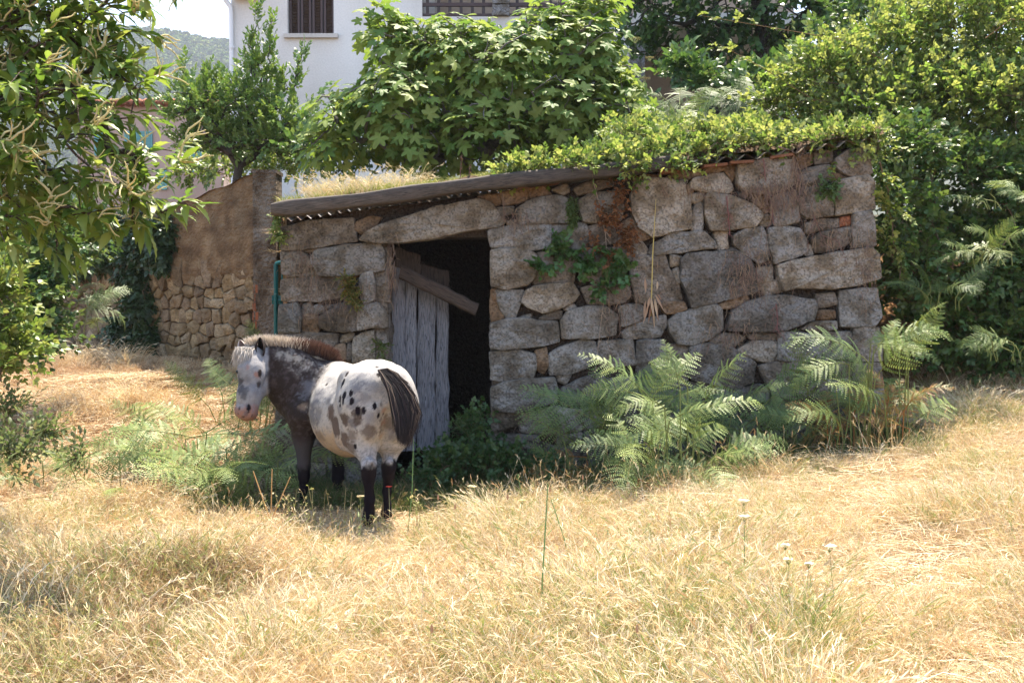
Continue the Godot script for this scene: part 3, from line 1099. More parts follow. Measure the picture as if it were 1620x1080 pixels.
func make_pony() -> void:
	var pony := thing("pony", "spotted white and dark brown pony with pale face looking back before the shed door", "pony", PONY)
	# barrel and rump
	bone(H(-0.28, 0.87, 0), H(0.16, 0.82, 0), 0.25, 0.282, 0.08)
	bone(H(0.10, 0.80, 0), H(0.34, 0.83, 0), 0.292, 0.26, 0.08)
	bone(H(0.06, 0.755, 0.02), H(-0.02, 0.755, 0.02), 0.28, 0.27, 0.08)
	bone(H(-0.42, 0.955, 0.06), H(-0.42, 0.955, -0.06), 0.215, 0.215, 0.08)
	bone(H(-0.30, 1.02, 0.0), H(-0.46, 1.02, 0.0), 0.185, 0.175, 0.08)
	bone(H(-0.15, 0.98, 0), H(0.40, 0.99, 0), 0.15, 0.13, 0.10)
	bone(H(0.36, 1.03, 0), H(0.52, 1.04, 0), 0.10, 0.10, 0.10)      # withers
	bone(H(0.46, 0.86, 0.10), H(0.50, 0.70, 0.09), 0.17, 0.15, 0.05)  # shoulders and breast
	bone(H(0.46, 0.86, -0.10), H(0.50, 0.70, -0.09), 0.17, 0.15, 0.08)
	bone(H(-0.56, 1.05, 0), H(-0.61, 0.93, 0), 0.07, 0.05, 0.05)      # dock
	bone(H(-0.30, 1.09, 0.16), H(-0.26, 1.06, 0.18), 0.06, 0.05, 0.07)      # points of the hip
	bone(H(-0.30, 1.09, -0.16), H(-0.26, 1.06, -0.18), 0.06, 0.05, 0.07)
	bone(H(-0.58, 0.88, 0.09), H(-0.52, 0.74, 0.105), 0.075, 0.09, 0.03)   # buttocks, parted below the tail
	bone(H(-0.58, 0.88, -0.09), H(-0.52, 0.74, -0.105), 0.075, 0.09, 0.03)
	# hind legs
	bone(H(-0.42, 0.86, 0.105), H(-0.39, 0.68, 0.105), 0.185, 0.145, 0.035)
	bone(H(-0.42, 0.86, -0.10), H(-0.40, 0.68, -0.11), 0.185, 0.135, 0.06)
	bone(H(-0.22, 0.84, 0.145), H(-0.27, 0.66, 0.155), 0.135, 0.105, 0.03)   # stifle
	bone(H(-0.20, 0.80, -0.13), H(-0.24, 0.66, -0.13), 0.14, 0.11, 0.07)
	chain([[573, 672, 7.70, 0.110], [577, 706, 7.66, 0.072], [583, 738, 7.60, 0.047]], 0.05)
	chain([[583, 738, 7.60, 0.049], [583, 752, 7.61, 0.045], [585, 790, 7.64, 0.032], [583, 820, 7.66, 0.038]], 0.025)
	chain([[583, 820, 7.66, 0.037], [578, 836, 7.72, 0.038]], 0.02)
	bone(W(585, 731, 7.54), W(584, 745, 7.57), 0.026, 0.030, 0.03)     # point of the hock
	chain([[617, 672, 7.92, 0.100], [616, 706, 7.86, 0.066], [615, 738, 7.80, 0.045]], 0.05)
	chain([[615, 738, 7.80, 0.047], [614, 752, 7.82, 0.042], [612, 778, 7.85, 0.028], [611, 798, 7.86, 0.029], [611, 812, 7.86, 0.040]], 0.025)
	chain([[611, 812, 7.86, 0.036], [608, 825, 7.92, 0.037]], 0.02)
	bone(W(616, 731, 7.74), W(615, 745, 7.77), 0.025, 0.028, 0.03)
	# fore legs
	chain([[479, 660, 8.38, 0.125], [480, 692, 8.40, 0.072], [481, 735, 8.40, 0.046]], 0.05)
	chain([[481, 740, 8.40, 0.050], [481, 752, 8.40, 0.045], [480, 772, 8.41, 0.029], [480, 792, 8.41, 0.028], [479, 803, 8.41, 0.039]], 0.02)
	chain([[479, 803, 8.41, 0.036], [478, 812, 8.44, 0.037]], 0.02)
	chain([[535, 675, 8.70, 0.11], [535, 702, 8.70, 0.065], [534, 740, 8.70, 0.045]], 0.05)
	chain([[534, 744, 8.70, 0.050], [534, 756, 8.70, 0.043], [535, 774, 8.70, 0.029], [535, 792, 8.70, 0.028], [536, 802, 8.70, 0.038]], 0.02)
	chain([[536, 802, 8.70, 0.035], [537, 811, 8.72, 0.036]], 0.02)
	# neck, bent round to the left
	bone(W(495, 615, 8.56), W(455, 592, 8.50), 0.225, 0.195, 0.09, 1.45, Vector3.BACK)
	bone(W(468, 630, 8.48), W(440, 597, 8.46), 0.165, 0.14, 0.08, 1.2, Vector3.BACK)
	bone(W(455, 588, 8.50), W(428, 574, 8.46), 0.19, 0.145, 0.07, 1.6, Vector3.BACK)
	bone(W(430, 577, 8.46), W(407, 566, 8.42), 0.145, 0.095, 0.06, 1.4, Vector3.BACK)
	# head
	bone(W(399, 566, 8.36), W(397, 588, 8.30), 0.098, 0.098, 0.05)
	bone(W(397, 588, 8.30), W(393, 625, 8.24), 0.092, 0.074, 0.05)
	bone(W(393, 622, 8.24), W(389, 648, 8.22), 0.075, 0.068, 0.04)
	bone(W(385, 652, 8.20), W(391, 651, 8.19), 0.058, 0.058, 0.03)
	bone(W(389, 658, 8.24), W(397, 657, 8.25), 0.038, 0.036, 0.025)
	bone(W(413, 590, 8.42), W(411, 612, 8.40), 0.072, 0.062, 0.05, 1.3, LEFT)
	bone(W(409, 612, 8.39), W(398, 645, 8.27), 0.058, 0.042, 0.05)
	bone(W(409, 583, 8.26), W(410, 592, 8.25), 0.020, 0.018, 0.03)      # brow
	bone(W(379, 583, 8.24), W(379, 590, 8.24), 0.018, 0.016, 0.03)
	var body := surface_nets(Vector3(-2.15, -0.02, -9.05), Vector3(-0.55, 1.42, -7.25), 0.0105)
	body.smooth()
	for k in body.v.size():                            # the muscles are not perfectly round
		var p := body.v[k]
		body.v[k] += body.n[k] * (soft_noise.get_noise_3dv(p * 14.0 + Vector3(3, 0, 0)) * 0.010 + rough_noise.get_noise_3dv(p * 2.2) * 0.0035)
	body.smooth()
	lap("pony field")
	paint_coat(body)
	for k in body.v.size():
		body.v[k] -= PONY
	var coat := mat(0.72)
	coat.metallic_specular = 0.22
	tri_tex(coat, 7.0, noise_tex(0.09, grey(0.72), grey(1.0), 256, FastNoiseLite.TYPE_SIMPLEX_SMOOTH, 3, 71), noise_tex(0.06, grey(0), grey(1), 256, FastNoiseLite.TYPE_SIMPLEX_SMOOTH, 3, 72), 0.25)
	made("body", body, coat, pony)
	lap("pony body")
	# hooves
	for h in [[478, 812, 8.44], [537, 811, 8.72], [577, 837, 7.73], [607, 826, 7.93]]:
		var top := W(h[0], h[1], h[2]) + Vector3(0, 0.01, 0)
		var foot := Vector3(top.x - 0.012, 0.0, top.z - 0.016)
		foot.y = ground_y(foot.x, -foot.z) - 0.004
		var mb := MB.new()
		mb.tube([top - PONY, top.lerp(foot, 0.35) - PONY, foot - PONY], [0.036, 0.044, 0.056], Color(0.02, 0.018, 0.016), 14)
		made("hoof", mb, M.paint, pony)
	# eyes
	for e in [[410, 590, 8.262], [376.5, 588, 8.262]]:
		var sph := SphereMesh.new()
		sph.radius = 0.020
		sph.height = 0.030
		sph.radial_segments = 16
		sph.rings = 8
		var em := mat(0.12, false, Color(0.02, 0.014, 0.01))
		part("eye", sph, em, pony, Transform3D(Basis.IDENTITY, W(e[0], e[1], e[2] - 0.02) - PONY))
	# ears
	for e in [[411, 563, 8.31, 411, 533, 8.33, 0.038, Color(0.05, 0.035, 0.03), Color(0.012, 0.009, 0.009)], [386, 560, 8.33, 379, 537, 8.35, 0.036, Color(0.5, 0.45, 0.42), Color(0.4, 0.28, 0.25)]]:
		var base := W(e[0], e[1], e[2])
		var tip := W(e[3], e[4], e[5])
		var mb := MB.new()
		var up := (tip - base).normalized()
		var face := (EYE - base).normalized()
		var sd := up.cross(face).normalized()
		face = sd.cross(up)
		var n := 9
		var m := 12
		for k in n + 1:
			var u := float(k) / n
			var r: float = e[6] * pow(sin(PI * clampf(0.22 + u * 0.78, 0, 1)), 0.8) + 0.002
			for s in m + 1:
				var w := lerpf(-2.5, 2.5, float(s) / m)              # an open shell, hollow towards the front
				var q := base + up * (tip - base).length() * u + sd * sin(w) * r - face * cos(w) * r * 0.75
				mb.vert(q - PONY, Vector3.UP, (e[7] as Color).lerp(e[8], 1.0 - absf(w) / 2.6))
		for k in n:
			for s in m:
				var p := k * (m + 1) + s
				mb.quad(p, p + 1, p + m + 2, p + m + 1)
		mb.smooth()
		made("ear", mb, coat, pony)
	make_hair(pony)

func paint_coat(body: MB) -> void:
	var white := Color(0.50, 0.465, 0.43)
	var dark := Color(0.040, 0.029, 0.027)
	var black := Color(0.012, 0.011, 0.012)
	var cream := Color(0.47, 0.36, 0.255)
	var grey_c := Color(0.17, 0.165, 0.185)
	var brown := Color(0.125, 0.09, 0.075)
	var pink := Color(0.37, 0.20, 0.155)
	var head_c := W(396, 605, 8.28)
	var n := body.v.size()
	# patches: place on the body (found from where it is seen), size, colour, strength, softness
	var patches := [
		[488, 615, 0.07, grey_c, 0.8, 0.9], [492, 660, 0.08, grey_c * 0.9, 0.8, 0.9], [505, 690, 0.06, brown, 0.5, 0.9], [507, 625, 0.05, grey_c, 0.55, 0.9], [590, 612, 0.06, grey_c, 0.5, 1.0], [585, 662, 0.06, grey_c, 0.6, 1.0], [571, 600, 0.05, grey_c, 0.5, 1.0], [536, 650, 0.04, grey_c, 0.6, 0.9],
		[497, 632, 0.075, grey_c, 0.8, 0.7], [503, 655, 0.06, grey_c, 0.7, 0.8], [521, 632, 0.05, grey_c, 0.6, 0.8], [523, 655, 0.07, brown, 0.95, 0.4], [530, 675, 0.075, brown, 0.95, 0.4], [543, 694, 0.065, brown, 0.95, 0.4],
		[554, 708, 0.05, brown, 0.8, 0.5], [564, 611, 0.05, grey_c, 0.75, 0.8], [577, 628, 0.055, grey_c, 0.65, 0.9], [560, 636, 0.045, grey_c, 0.7, 0.9], [545, 664, 0.05, brown * 0.8, 0.95, 0.5], [557, 668, 0.05, grey_c, 0.9, 0.6],
		[567, 655, 0.045, brown * 0.7, 0.9, 0.6], [566, 664, 0.04, brown * 0.7, 0.8, 0.6], [583, 683, 0.06, brown, 0.8, 0.6], [556, 690, 0.05, brown, 0.7, 0.7], [618, 672, 0.08, brown, 0.75, 0.7], [620, 690, 0.05, grey_c, 0.6, 0.8],
		[607, 648, 0.025, pink, 0.6, 0.7], [606, 668, 0.024, pink, 0.5, 0.7], [602, 690, 0.025, pink, 0.4, 0.7], [604, 640, 0.012, dark, 0.6, 0.4], [606, 655, 0.010, dark, 0.6, 0.4],  # the dark ones paint the shade of the crease between the buttocks
		[542, 604, 0.021, black, 1, 0.1], [540, 610, 0.013, black, 1, 0.1], [530, 606, 0.013, black, 1, 0.1], [544, 625, 0.021, black, 1, 0.1], [538, 631, 0.017, black, 1, 0.1], [542, 635, 0.014, black, 1, 0.1], [555, 622, 0.015, black, 1, 0.1],
		[556, 634, 0.017, black, 1, 0.1], [566, 649, 0.021, black, 1, 0.1], [575, 649, 0.016, black, 1, 0.1], [592, 641, 0.016, black, 1, 0.1], [598, 657, 0.013, black, 1, 0.1], [549, 592, 0.019, dark, 1, 0.3], [562, 706, 0.014, black, 1, 0.1],
		[596, 580, 0.012, dark, 1, 0.2], [567, 572, 0.011, dark, 1, 0.2], [537, 641, 0.010, black, 1, 0.1], [600, 593, 0.014, dark, 1, 0.2], [516, 608, 0.012, dark, 1, 0.2],
		[379, 604, 0.040, grey_c * 0.45, 0.95, 0.6], [381, 616, 0.034, grey_c * 0.5, 0.9, 0.6], [391, 600, 0.030, grey_c, 0.6, 0.7], [389, 618, 0.034, grey_c * 0.7, 0.8, 0.7], [400, 611, 0.028, grey_c, 0.6, 0.7], [410, 608, 0.030, dark, 0.9, 0.5], [385, 628, 0.026, grey_c * 0.6, 0.8, 0.7],
		[404, 620, 0.03, grey_c, 0.6, 0.7], [377, 592, 0.024, grey_c, 0.5, 0.7], [405, 592, 0.024, pink, 0.95, 0.4], [411, 590, 0.019, dark, 1, 0.3], [388, 655, 0.016, grey_c * 0.6, 0.6, 0.5], [399, 658, 0.010, dark, 0.6, 0.4], [391, 580, 0.015, pink * 1.2, 0.7, 0.6], [424, 592, 0.03, dark, 0.6, 0.7],
		[393, 645, 0.020, black, 1.0, 0.3], [394, 650, 0.012, black, 0.8, 0.4], [378, 646, 0.010, dark, 0.8, 0.4], [384, 660, 0.009, dark, 0.7, 0.4], [376, 655, 0.007, dark, 0.7, 0.4], [389, 641, 0.010, grey_c, 0.8, 0.4],
		[441, 561, 0.03, white * 0.6, 0.7, 0.7], [456, 563, 0.035, white * 0.6, 0.7, 0.7], [471, 566, 0.03, white * 0.6, 0.6, 0.7],
	]
	var pxs := PackedVector3Array()
	pxs.resize(n)
	for k in n:
		pxs[k] = to_px(body.v[k])
	var centres := []
	for pt in patches:
		var best := 1e9
		var at := Vector3.ZERO
		for k in n:
			var q := pxs[k]
			var dx: float = q.x - pt[0]
			if absf(dx) > 8.0:
				continue
			var dy: float = q.y - pt[1]
			var e := dx * dx + dy * dy + q.z * 60.0
			if e < best:
				best = e
				at = body.v[k]
		centres.append(at)
	for k in n:
		var p := body.v[k]
		var q := p - PONY
		var x := q.dot(FWD)
		var z := q.dot(LEFT)
		var nz := mottle_noise.get_noise_3dv(p)
		var nf := mottle_noise.get_noise_3dv(p * 3.0)
		var on_head := p.distance_to(head_c) < 0.40 and pxs[k].x < 427.0 + (pxs[k].y - 560.0) * 0.1 and p.y > 0.6
		var col := white
		# dark forehand
		var edge := 0.19 + 0.5 * maxf(q.y - 0.70, 0.0) + nz * 0.055
		var dk := sstep(edge - 0.06, edge + 0.06, x + nf * 0.05)
		if q.y < 0.72 and absf(x) < 0.36:
			col = col.lerp(cream, sstep(0.76, 0.62, q.y + nz * 0.05))
		# roan flecks over the whole body
		col = col.lerp(grey_c, clampf(nz * 0.7 + nf * 0.7 - 0.02, 0.0, 0.6) * sstep(1.20, 0.95, q.y))
		var dd := dark.lerp(Color(0.17, 0.13, 0.125), clampf(nz * 0.6 + nf * 0.5, 0.0, 0.4))
		col = col.lerp(dd, dk)
		# legs
		if q.y < 0.66 and x < -0.05 and z < 0.30:
			var leg := sstep(0.66, 0.58, q.y)
			var lc := Color(0.46, 0.45, 0.47).lerp(grey_c, clampf(0.35 + nf * 1.6, 0.0, 0.8))
			if absf(x) > 0.2:
				col = col.lerp(lc, leg * 0.8)
			col = col.lerp(black, sstep(0.515, 0.47, q.y + nz * 0.05 + 0.06 * (x + 0.45)) if absf(x) > 0.2 else 0.0)
		if x > 0.1 and q.y < 0.6:
			col = col.lerp(Color(0.07, 0.06, 0.065), sstep(0.62, 0.52, q.y))
			if q.y < 0.5 or x > 0.33:
				col = col.lerp(black, sstep(0.40, 0.34, q.y + nz * 0.04))
		if on_head:
			var hc := Color(0.36, 0.345, 0.35).lerp(grey_c, clampf(0.12 + nz * 0.5 + nf * 0.5, 0.0, 0.55))
			hc = hc.lerp(pink.lerp(Color(0.24, 0.20, 0.20), clampf(nf * 1.6, 0.0, 0.7)), sstep(637.0, 648.0, pxs[k].y + nz * 8.0))
			var back := sstep(421.0, 427.0, pxs[k].x + nz * 3.0)
			col = hc.lerp(dd, back)
		for j in patches.size():
			var c: Vector3 = centres[j]
			var pt = patches[j]
			var r: float = pt[2]
			if absf(p.x - c.x) > r * 1.8 or absf(p.y - c.y) > r * 1.8:
				continue
			var dv := p - c
			if r < 0.024:
				dv.y *= 0.62
			var ds := dv.length() / r
			var soft: float = pt[5]
			ds += (nz * 1.1 + nf * 0.9) * soft
			var a := sstep(1.0 + soft * 0.4, 1.0 - soft * 0.6 - 0.05, ds)
			col = col.lerp(pt[3], a * pt[4])
		body.c[k] = col

func make_hair(pony: Node3D) -> void:
	var hm := mat(0.6)
	hm.metallic_specular = 0.25
	hm.backlight_enabled = true
	hm.backlight = Color(0.5, 0.5, 0.5)
	var mane := MB.new()
	var line := [[394, 547, 8.38], [410, 544, 8.42], [430, 545, 8.47], [455, 548, 8.51], [480, 551, 8.55], [505, 556, 8.58], [525, 565, 8.62], [541, 578, 8.66]]
	for k in 5200:
		var u := rng.randf()
		var s := u * (line.size() - 1)
		var j := mini(int(s), line.size() - 2)
		var f := s - j
		var pxx: float = lerpf(line[j][0], line[j + 1][0], f)
		var pyy: float = lerpf(line[j][1], line[j + 1][1], f) + rr(0, 9)
		var dd: float = lerpf(line[j][2], line[j + 1][2], f) + rr(-0.035, 0.03) - 0.02
		var root := W(pxx, pyy, dd)
		var ln := lerpf(0.085, 0.115, sin(u * PI)) * rr(0.6, 1.1)
		if u > 0.9:
			ln *= 0.55
		var lean := lerpf(-0.3, 0.45, u) + rr(-0.25, 0.25)
		var dir := Vector3(lean, 1.0, rr(-0.35, 0.35)).normalized()
		var tip := root + dir * ln + Vector3(rr(-0.015, 0.015) + lean * 0.015, -ln * ln * 1.5, rr(-0.02, 0.04))
		var mid := root.lerp(tip, 0.55) + Vector3(0, ln * 0.06, 0)
		var rootc := Color(0.025, 0.018, 0.017)
		var tipc := Color(0.72, 0.62, 0.51) if pxx < 470.0 + rr(-22, 22) else Color(0.16, 0.085, 0.06)
		tipc *= rr(0.6, 1.15)
		var v0 := mane.v.size()
		mane.ribbon([root - PONY, mid - PONY, tip - PONY], [0.006, 0.0048, 0.0], (EYE - root).normalized() + rdir() * 0.5, rootc)
		var lite := sstep(400.0, 380.0, pxx) 
		mane.c[v0] = rootc.lerp(tipc, lite)
		mane.c[v0 + 1] = mane.c[v0]
		mane.c[v0 + 2] = rootc.lerp(tipc, 0.75)
		mane.c[v0 + 3] = mane.c[v0 + 2]
		mane.c[v0 + 4] = tipc
	made("mane", mane, hm, pony)
	var fore := MB.new()
	for k in 900:
		var root := W(rr(380, 404), rr(549, 557), rr(8.30, 8.42))
		var end_x := root.x + rr(-0.06, 0.01) - 0.01
		var tip := Vector3(end_x, root.y - rr(0.05, 0.15), root.z + rr(0.05, 0.10))
		var mid := root.lerp(tip, 0.45) + Vector3(rr(-0.01, 0.01), 0.035, 0.03)
		var c := Color(0.55, 0.49, 0.43) * rr(0.6, 1.1)
		fore.ribbon([root - PONY, mid - PONY, tip - PONY], [0.005, 0.0045, 0.0], (EYE - root).normalized() + rdir() * 0.5, c)
	made("forelock", fore, hm, pony)
	var tail := MB.new()
	var lefts := [[599, 585], [605, 598], [614, 613], [621, 632], [627, 660], [632, 700]]
	var rights := [[612, 583], [626, 592], [640, 608], [650, 628], [658, 654], [646, 706]]
	for k in 6000:
		var w := pow(rng.randf(), 0.8)
		var depth := rr(-0.03, 0.05) 
		var wd := rr(0.75, 1.0)
		var jit := Vector3(rr(-0.008, 0.008), rr(-0.008, 0.008), 0)
		var wav := rr(0.0, 0.09)
		var ph := rr(0, TAU)
		var fly := (1.0 if rng.randf() < 0.7 else -1.0) * (rr(0.3, 1.4) if rng.randf() < 0.2 else 0.0)
		var pts := []
		var n := 6
		for j in n:
			var l = lefts[j]
			var r = rights[j]
			var ww := clampf(w + rr(-0.05, 0.05) + wav * sin(j * 1.3 + ph) + (0.22 * fly * j / 5.0), -0.12, 1.22)
			var p := W(lerpf(l[0], r[0], ww), lerpf(l[1], r[1], ww), 7.50 + depth * (0.5 + j * 0.2) - 0.03 * j + 0.05 * ww)
			if j == n - 1:
				p = pts[n - 2] - PONY * 0.0 + (p - PONY - pts[n - 2]) * rr(0.35, 1.1)
			else:
				p -= PONY
			pts.append(p + jit * (0.4 + 0.4 * j))
		if rng.randf() < 0.35:
			pts.resize(3 + int(rng.randf() * 3))
		var pale := rng.randf() < 0.02 + 0.4 * sstep(0.72, 1.05, w)
		var c := (Color(0.19, 0.135, 0.10) * rr(0.4, 1.2) if pale else Color(0.022, 0.016, 0.015) * rr(0.5, 1.8)) * wd
		var ws := []
		for j in pts.size():
			ws.append(0.0034 if j < pts.size() - 1 else 0.0)
		tail.ribbon(pts, ws, (EYE - W(620, 640, 7.5)).normalized() + rdir() * 0.5, c)
	made("tail", tail, hm, pony)
# ---------------------------------------------------------------- plant kit
func prof(kind: String, t: float) -> float:
	match kind:
		"lance": return pow(sin(PI * pow(t, 0.8)), 1.15)
		"ovate": return pow(sin(PI * pow(t, 0.65)), 0.85)
		"round": return pow(sin(PI * pow(clampf(t, 0.02, 0.98), 0.75)), 0.55)
	return sin(PI * t)

func add_leaf(mb: MB, xf: Transform3D, ln: float, wd: float, kind: String, fold: float, droop: float, col: Color, segs := 5, teeth := 0.0) -> void:
	var v0 := mb.v.size()
	var i0 := mb.i.size()
	for k in segs + 1:
		var t := float(k) / segs
		var y := -droop * t * t * ln
		var x := ln * (t - droop * 0.25 * t * t)
		var h := wd * 0.5 * prof(kind, t)
		if k == 0 or k == segs:
			h = wd * 0.03
		if teeth > 0.0 and k > 0 and k < segs:
			x += teeth * ln * (0.5 if k % 2 == 0 else -0.5)
			h *= 1.0 + teeth * (1.5 if k % 2 == 0 else -1.5)
		mb.vert(xf * Vector3(x, y + fold * h, -h), Vector3.UP, col)
		mb.vert(xf * Vector3(ln * (t - droop * 0.25 * t * t), y, 0), Vector3.UP, col * 1.12)
		mb.vert(xf * Vector3(x, y + fold * h, h), Vector3.UP, col)
	for k in segs:
		var p := v0 + k * 3
		mb.quad(p + 1, p + 4, p + 3, p)
		mb.quad(p + 2, p + 5, p + 4, p + 1)
	mb.smooth(v0, i0)

func leaf_one(ln: float, wd: float, kind: String, fold: float, droop: float, col: Color, segs := 6, teeth := 0.0) -> ArrayMesh:
	var mb := MB.new()
	add_leaf(mb, Transform3D.IDENTITY, ln, wd, kind, fold, droop, col, segs, teeth)
	return mb.mesh()

func fig_leaf(s: float, col: Color, sd: int) -> ArrayMesh:
	var mb := MB.new()
	var r := RandomNumberGenerator.new()
	r.seed = sd
	var n := 33
	var cx := 0.42 * s
	mb.vert(Vector3(cx, 0, 0), Vector3.UP, col * 1.1)
	for ring in 2:
		for k in n:
			var th := lerpf(-2.75, 2.75, float(k) / (n - 1))
			var lobe := 0.0
			for q in [[0.0, 0.60, 0.46], [0.95, 0.52, 0.44], [-0.95, 0.52, 0.44], [1.95, 0.38, 0.5], [-1.95, 0.38, 0.5]]:
				lobe = maxf(lobe, q[1] * exp(-pow((th - q[0]) / q[2], 2.0) * 0.9))
			var rad := s * maxf(lobe, 0.31 - 0.03 * absf(th)) * (0.55 if ring == 0 else 1.0) * r.randf_range(0.95, 1.04)
			var x := cx + cos(th) * rad
			var z := sin(th) * rad
			var y := 0.10 * rad - 0.40 * rad * rad / s + 0.02 * s * sin(th * 5.0) - 0.25 * pow(maxf(x / s - 0.4, 0.0), 2.0) * s
			mb.vert(Vector3(x, y, z), Vector3.UP, col)
	for k in n - 1:
		mb.tri(0, 1 + k + 1, 1 + k)
		mb.quad(1 + k, 1 + k + 1, 1 + n + k + 1, 1 + n + k)
	mb.smooth()
	var a := [Vector3(-0.20 * s, -0.03 * s, 0), Vector3(0.1 * s, 0.0, 0), Vector3(cx, 0.002, 0)]
	mb.tube(a, [0.008 * s, 0.008 * s, 0.004 * s], Color(0.25, 0.28, 0.08), 3, false)
	return mb.mesh()

func spray(kind: String, leaves: int, ln: float, wd: float, twig: float, cols: Array, sd: int, trif := false, segs := 3, spread := 1.0) -> ArrayMesh:
	# a twig along +x with leaves in alternate rows; trif: three leaflets to a leaf
	var keep := rng.state
	rng.seed = sd
	var mb := MB.new()
	var pts := []
	var bend := Vector3(0, rr(-0.25, 0.1), rr(-0.2, 0.2))
	for k in 5:
		var t := k / 4.0
		pts.append(Vector3(twig * t, 0, 0) + bend * t * t * twig)
	mb.tube(pts, [twig * 0.012, twig * 0.010, twig * 0.008, twig * 0.006, twig * 0.004], Color(0.13, 0.10, 0.05), 3, false)
	for k in leaves:
		var t := (k + 0.6) / leaves
		var p: Vector3 = pts[0].lerp(pts[4], t) + bend * (t * t - t) * twig
		var side := 1.0 if k % 2 == 0 else -1.0
		var a := side * rr(0.6, 1.3) * spread * (1.0 - 0.5 * t)
		if k == leaves - 1:
			a = 0.0
		var dir := Vector3(cos(a), rr(-0.35, 0.45), sin(a)).normalized()
		var c: Color = cols[rng.randi() % cols.size()] * rr(0.8, 1.2)
		var up := (Vector3.UP + rdir() * 0.55).normalized()
		if trif:
			var st := p + dir * ln * 0.45
			mb.ribbon([p, st], [ln * 0.04, ln * 0.04], up, Color(0.16, 0.17, 0.06))
			for q in [-1.25, 0.0, 1.25]:
				var d2 := dir.rotated(up, q)
				add_leaf(mb, frame(st, d2, (up + rdir() * 0.3).normalized()), ln * (1.0 if q == 0.0 else 0.8) * rr(0.85, 1.1), wd, kind, rr(0.1, 0.4), rr(0.0, 0.35), c * rr(0.9, 1.1), segs)
		else:
			add_leaf(mb, frame(p, dir, up), ln * rr(0.75, 1.15), wd, kind, rr(0.05, 0.4), rr(0.05, 0.5), c, segs)
	rng.state = keep
	return mb.mesh()

func frond(ln: float, arch: float, cols: Array, sd: int, pairs := 18, wide := 0.34) -> ArrayMesh:
	var keep := rng.state
	rng.seed = sd
	var mb := MB.new()
	var pts := []
	var tang := []
	var n := 20
	var p := Vector3.ZERO
	var ang := 0.0
	for k in n + 1:
		pts.append(p)
		tang.append(Vector3(cos(ang), sin(ang), 0))
		p += Vector3(cos(ang), sin(ang), 0) * ln / n
		ang -= arch / n * (0.4 + 1.2 * k / n)
	var radii := []
	for k in n + 1:
		radii.append(ln * lerpf(0.0055, 0.001, float(k) / n))
	mb.tube(pts, radii, Color(0.20, 0.22, 0.06), 4, false)
	for q in pairs:
		var t := 0.16 + 0.84 * pow((q + 0.3) / pairs, 0.92)
		var f := minf(t, 0.999) * n
		var j := int(f)
		var bp: Vector3 = pts[j].lerp(pts[j + 1], f - j)
		var tg: Vector3 = tang[j]
		var up := Vector3(-tg.y, tg.x, 0)
		var pl := ln * wide * pow(1.0 - t, 0.75) * (1.0 if t > 0.25 else 0.85) * rr(0.78, 1.1) + ln * 0.012
		for s in [-1.0, 1.0]:
			if rng.randf() < 0.04: continue
			var dir: Vector3 = (Vector3(0, 0, s) + tg * rr(0.22, 0.58) + up * rr(-0.2, 0.3)).normalized()
			var c: Color = cols[rng.randi() % cols.size()] * rr(0.82, 1.15)
			var m := clampi(int(pl / (ln * 0.020)), 4, 12)
			var side := dir.cross(up).normalized()
			var nr := side.cross(dir).normalized()
			var drp := rr(0.15, 0.7)
			for h in m:
				var u := (h + 0.5) / m
				var c0: Vector3 = bp + dir * pl * u - Vector3.UP * drp * pl * u * u
				var hw := ln * 0.021 * pow(1.0 - u, 0.45) * minf(1.0, pl / (ln * 0.12)) + ln * 0.003
				var ww := pl / m * 0.66
				for z in [-1.0, 1.0]:
					var d3: Vector3 = (side * z + dir * 0.35).normalized()
					var tip: Vector3 = c0 + d3 * hw - nr * hw * 0.25
					var e: Vector3 = dir * ww * 0.5
					var a := mb.vert(c0 - e, nr, c)
					mb.vert(c0 + e, nr, c)
					mb.vert(tip + e * 0.5, nr, c * 1.08)
					mb.vert(tip - e * 0.35, nr, c * 1.08)
					if z < 0.0:
						mb.quad(a, a + 1, a + 2, a + 3)
					else:
						mb.quad(a + 3, a + 2, a + 1, a)
	rng.state = keep
	return mb.mesh()

# positions on lumpy crowns: blobs are [centre, rx, ry, rz]; returns [[pos, out], ...]
func on_blobs(blobs: Array, count: int, shell := 0.4, buried := 0.65) -> Array:
	var weights := []
	var total := 0.0
	for b in blobs:
		total += b[1] * b[2] + b[1] * b[3]
		weights.append(total)
	var out := []
	var tries := 0
	while out.size() < count and tries < count * 6:
		tries += 1
		var w := rng.randf() * total
		var k := 0
		while weights[k] < w:
			k += 1
		var b = blobs[k]
		var dir := rdir()
		var r := 1.0 - shell * pow(rng.randf(), 1.4)
		r *= 1.0 + 0.22 * soft_noise.get_noise_3dv(dir * 6.0 + b[0] * 3.0)
		var p: Vector3 = b[0] + dir * Vector3(b[1], b[2], b[3]) * r
		var inside := false
		for j in blobs.size():
			if j != k:
				var o = blobs[j]
				var q: Vector3 = (p - o[0]) / Vector3(o[1], o[2], o[3])
				if q.length() < buried:
					inside = true
					break
		if inside:
			continue
		out.append([p, (dir / Vector3(b[1], b[2], b[3])).normalized()])
	return out

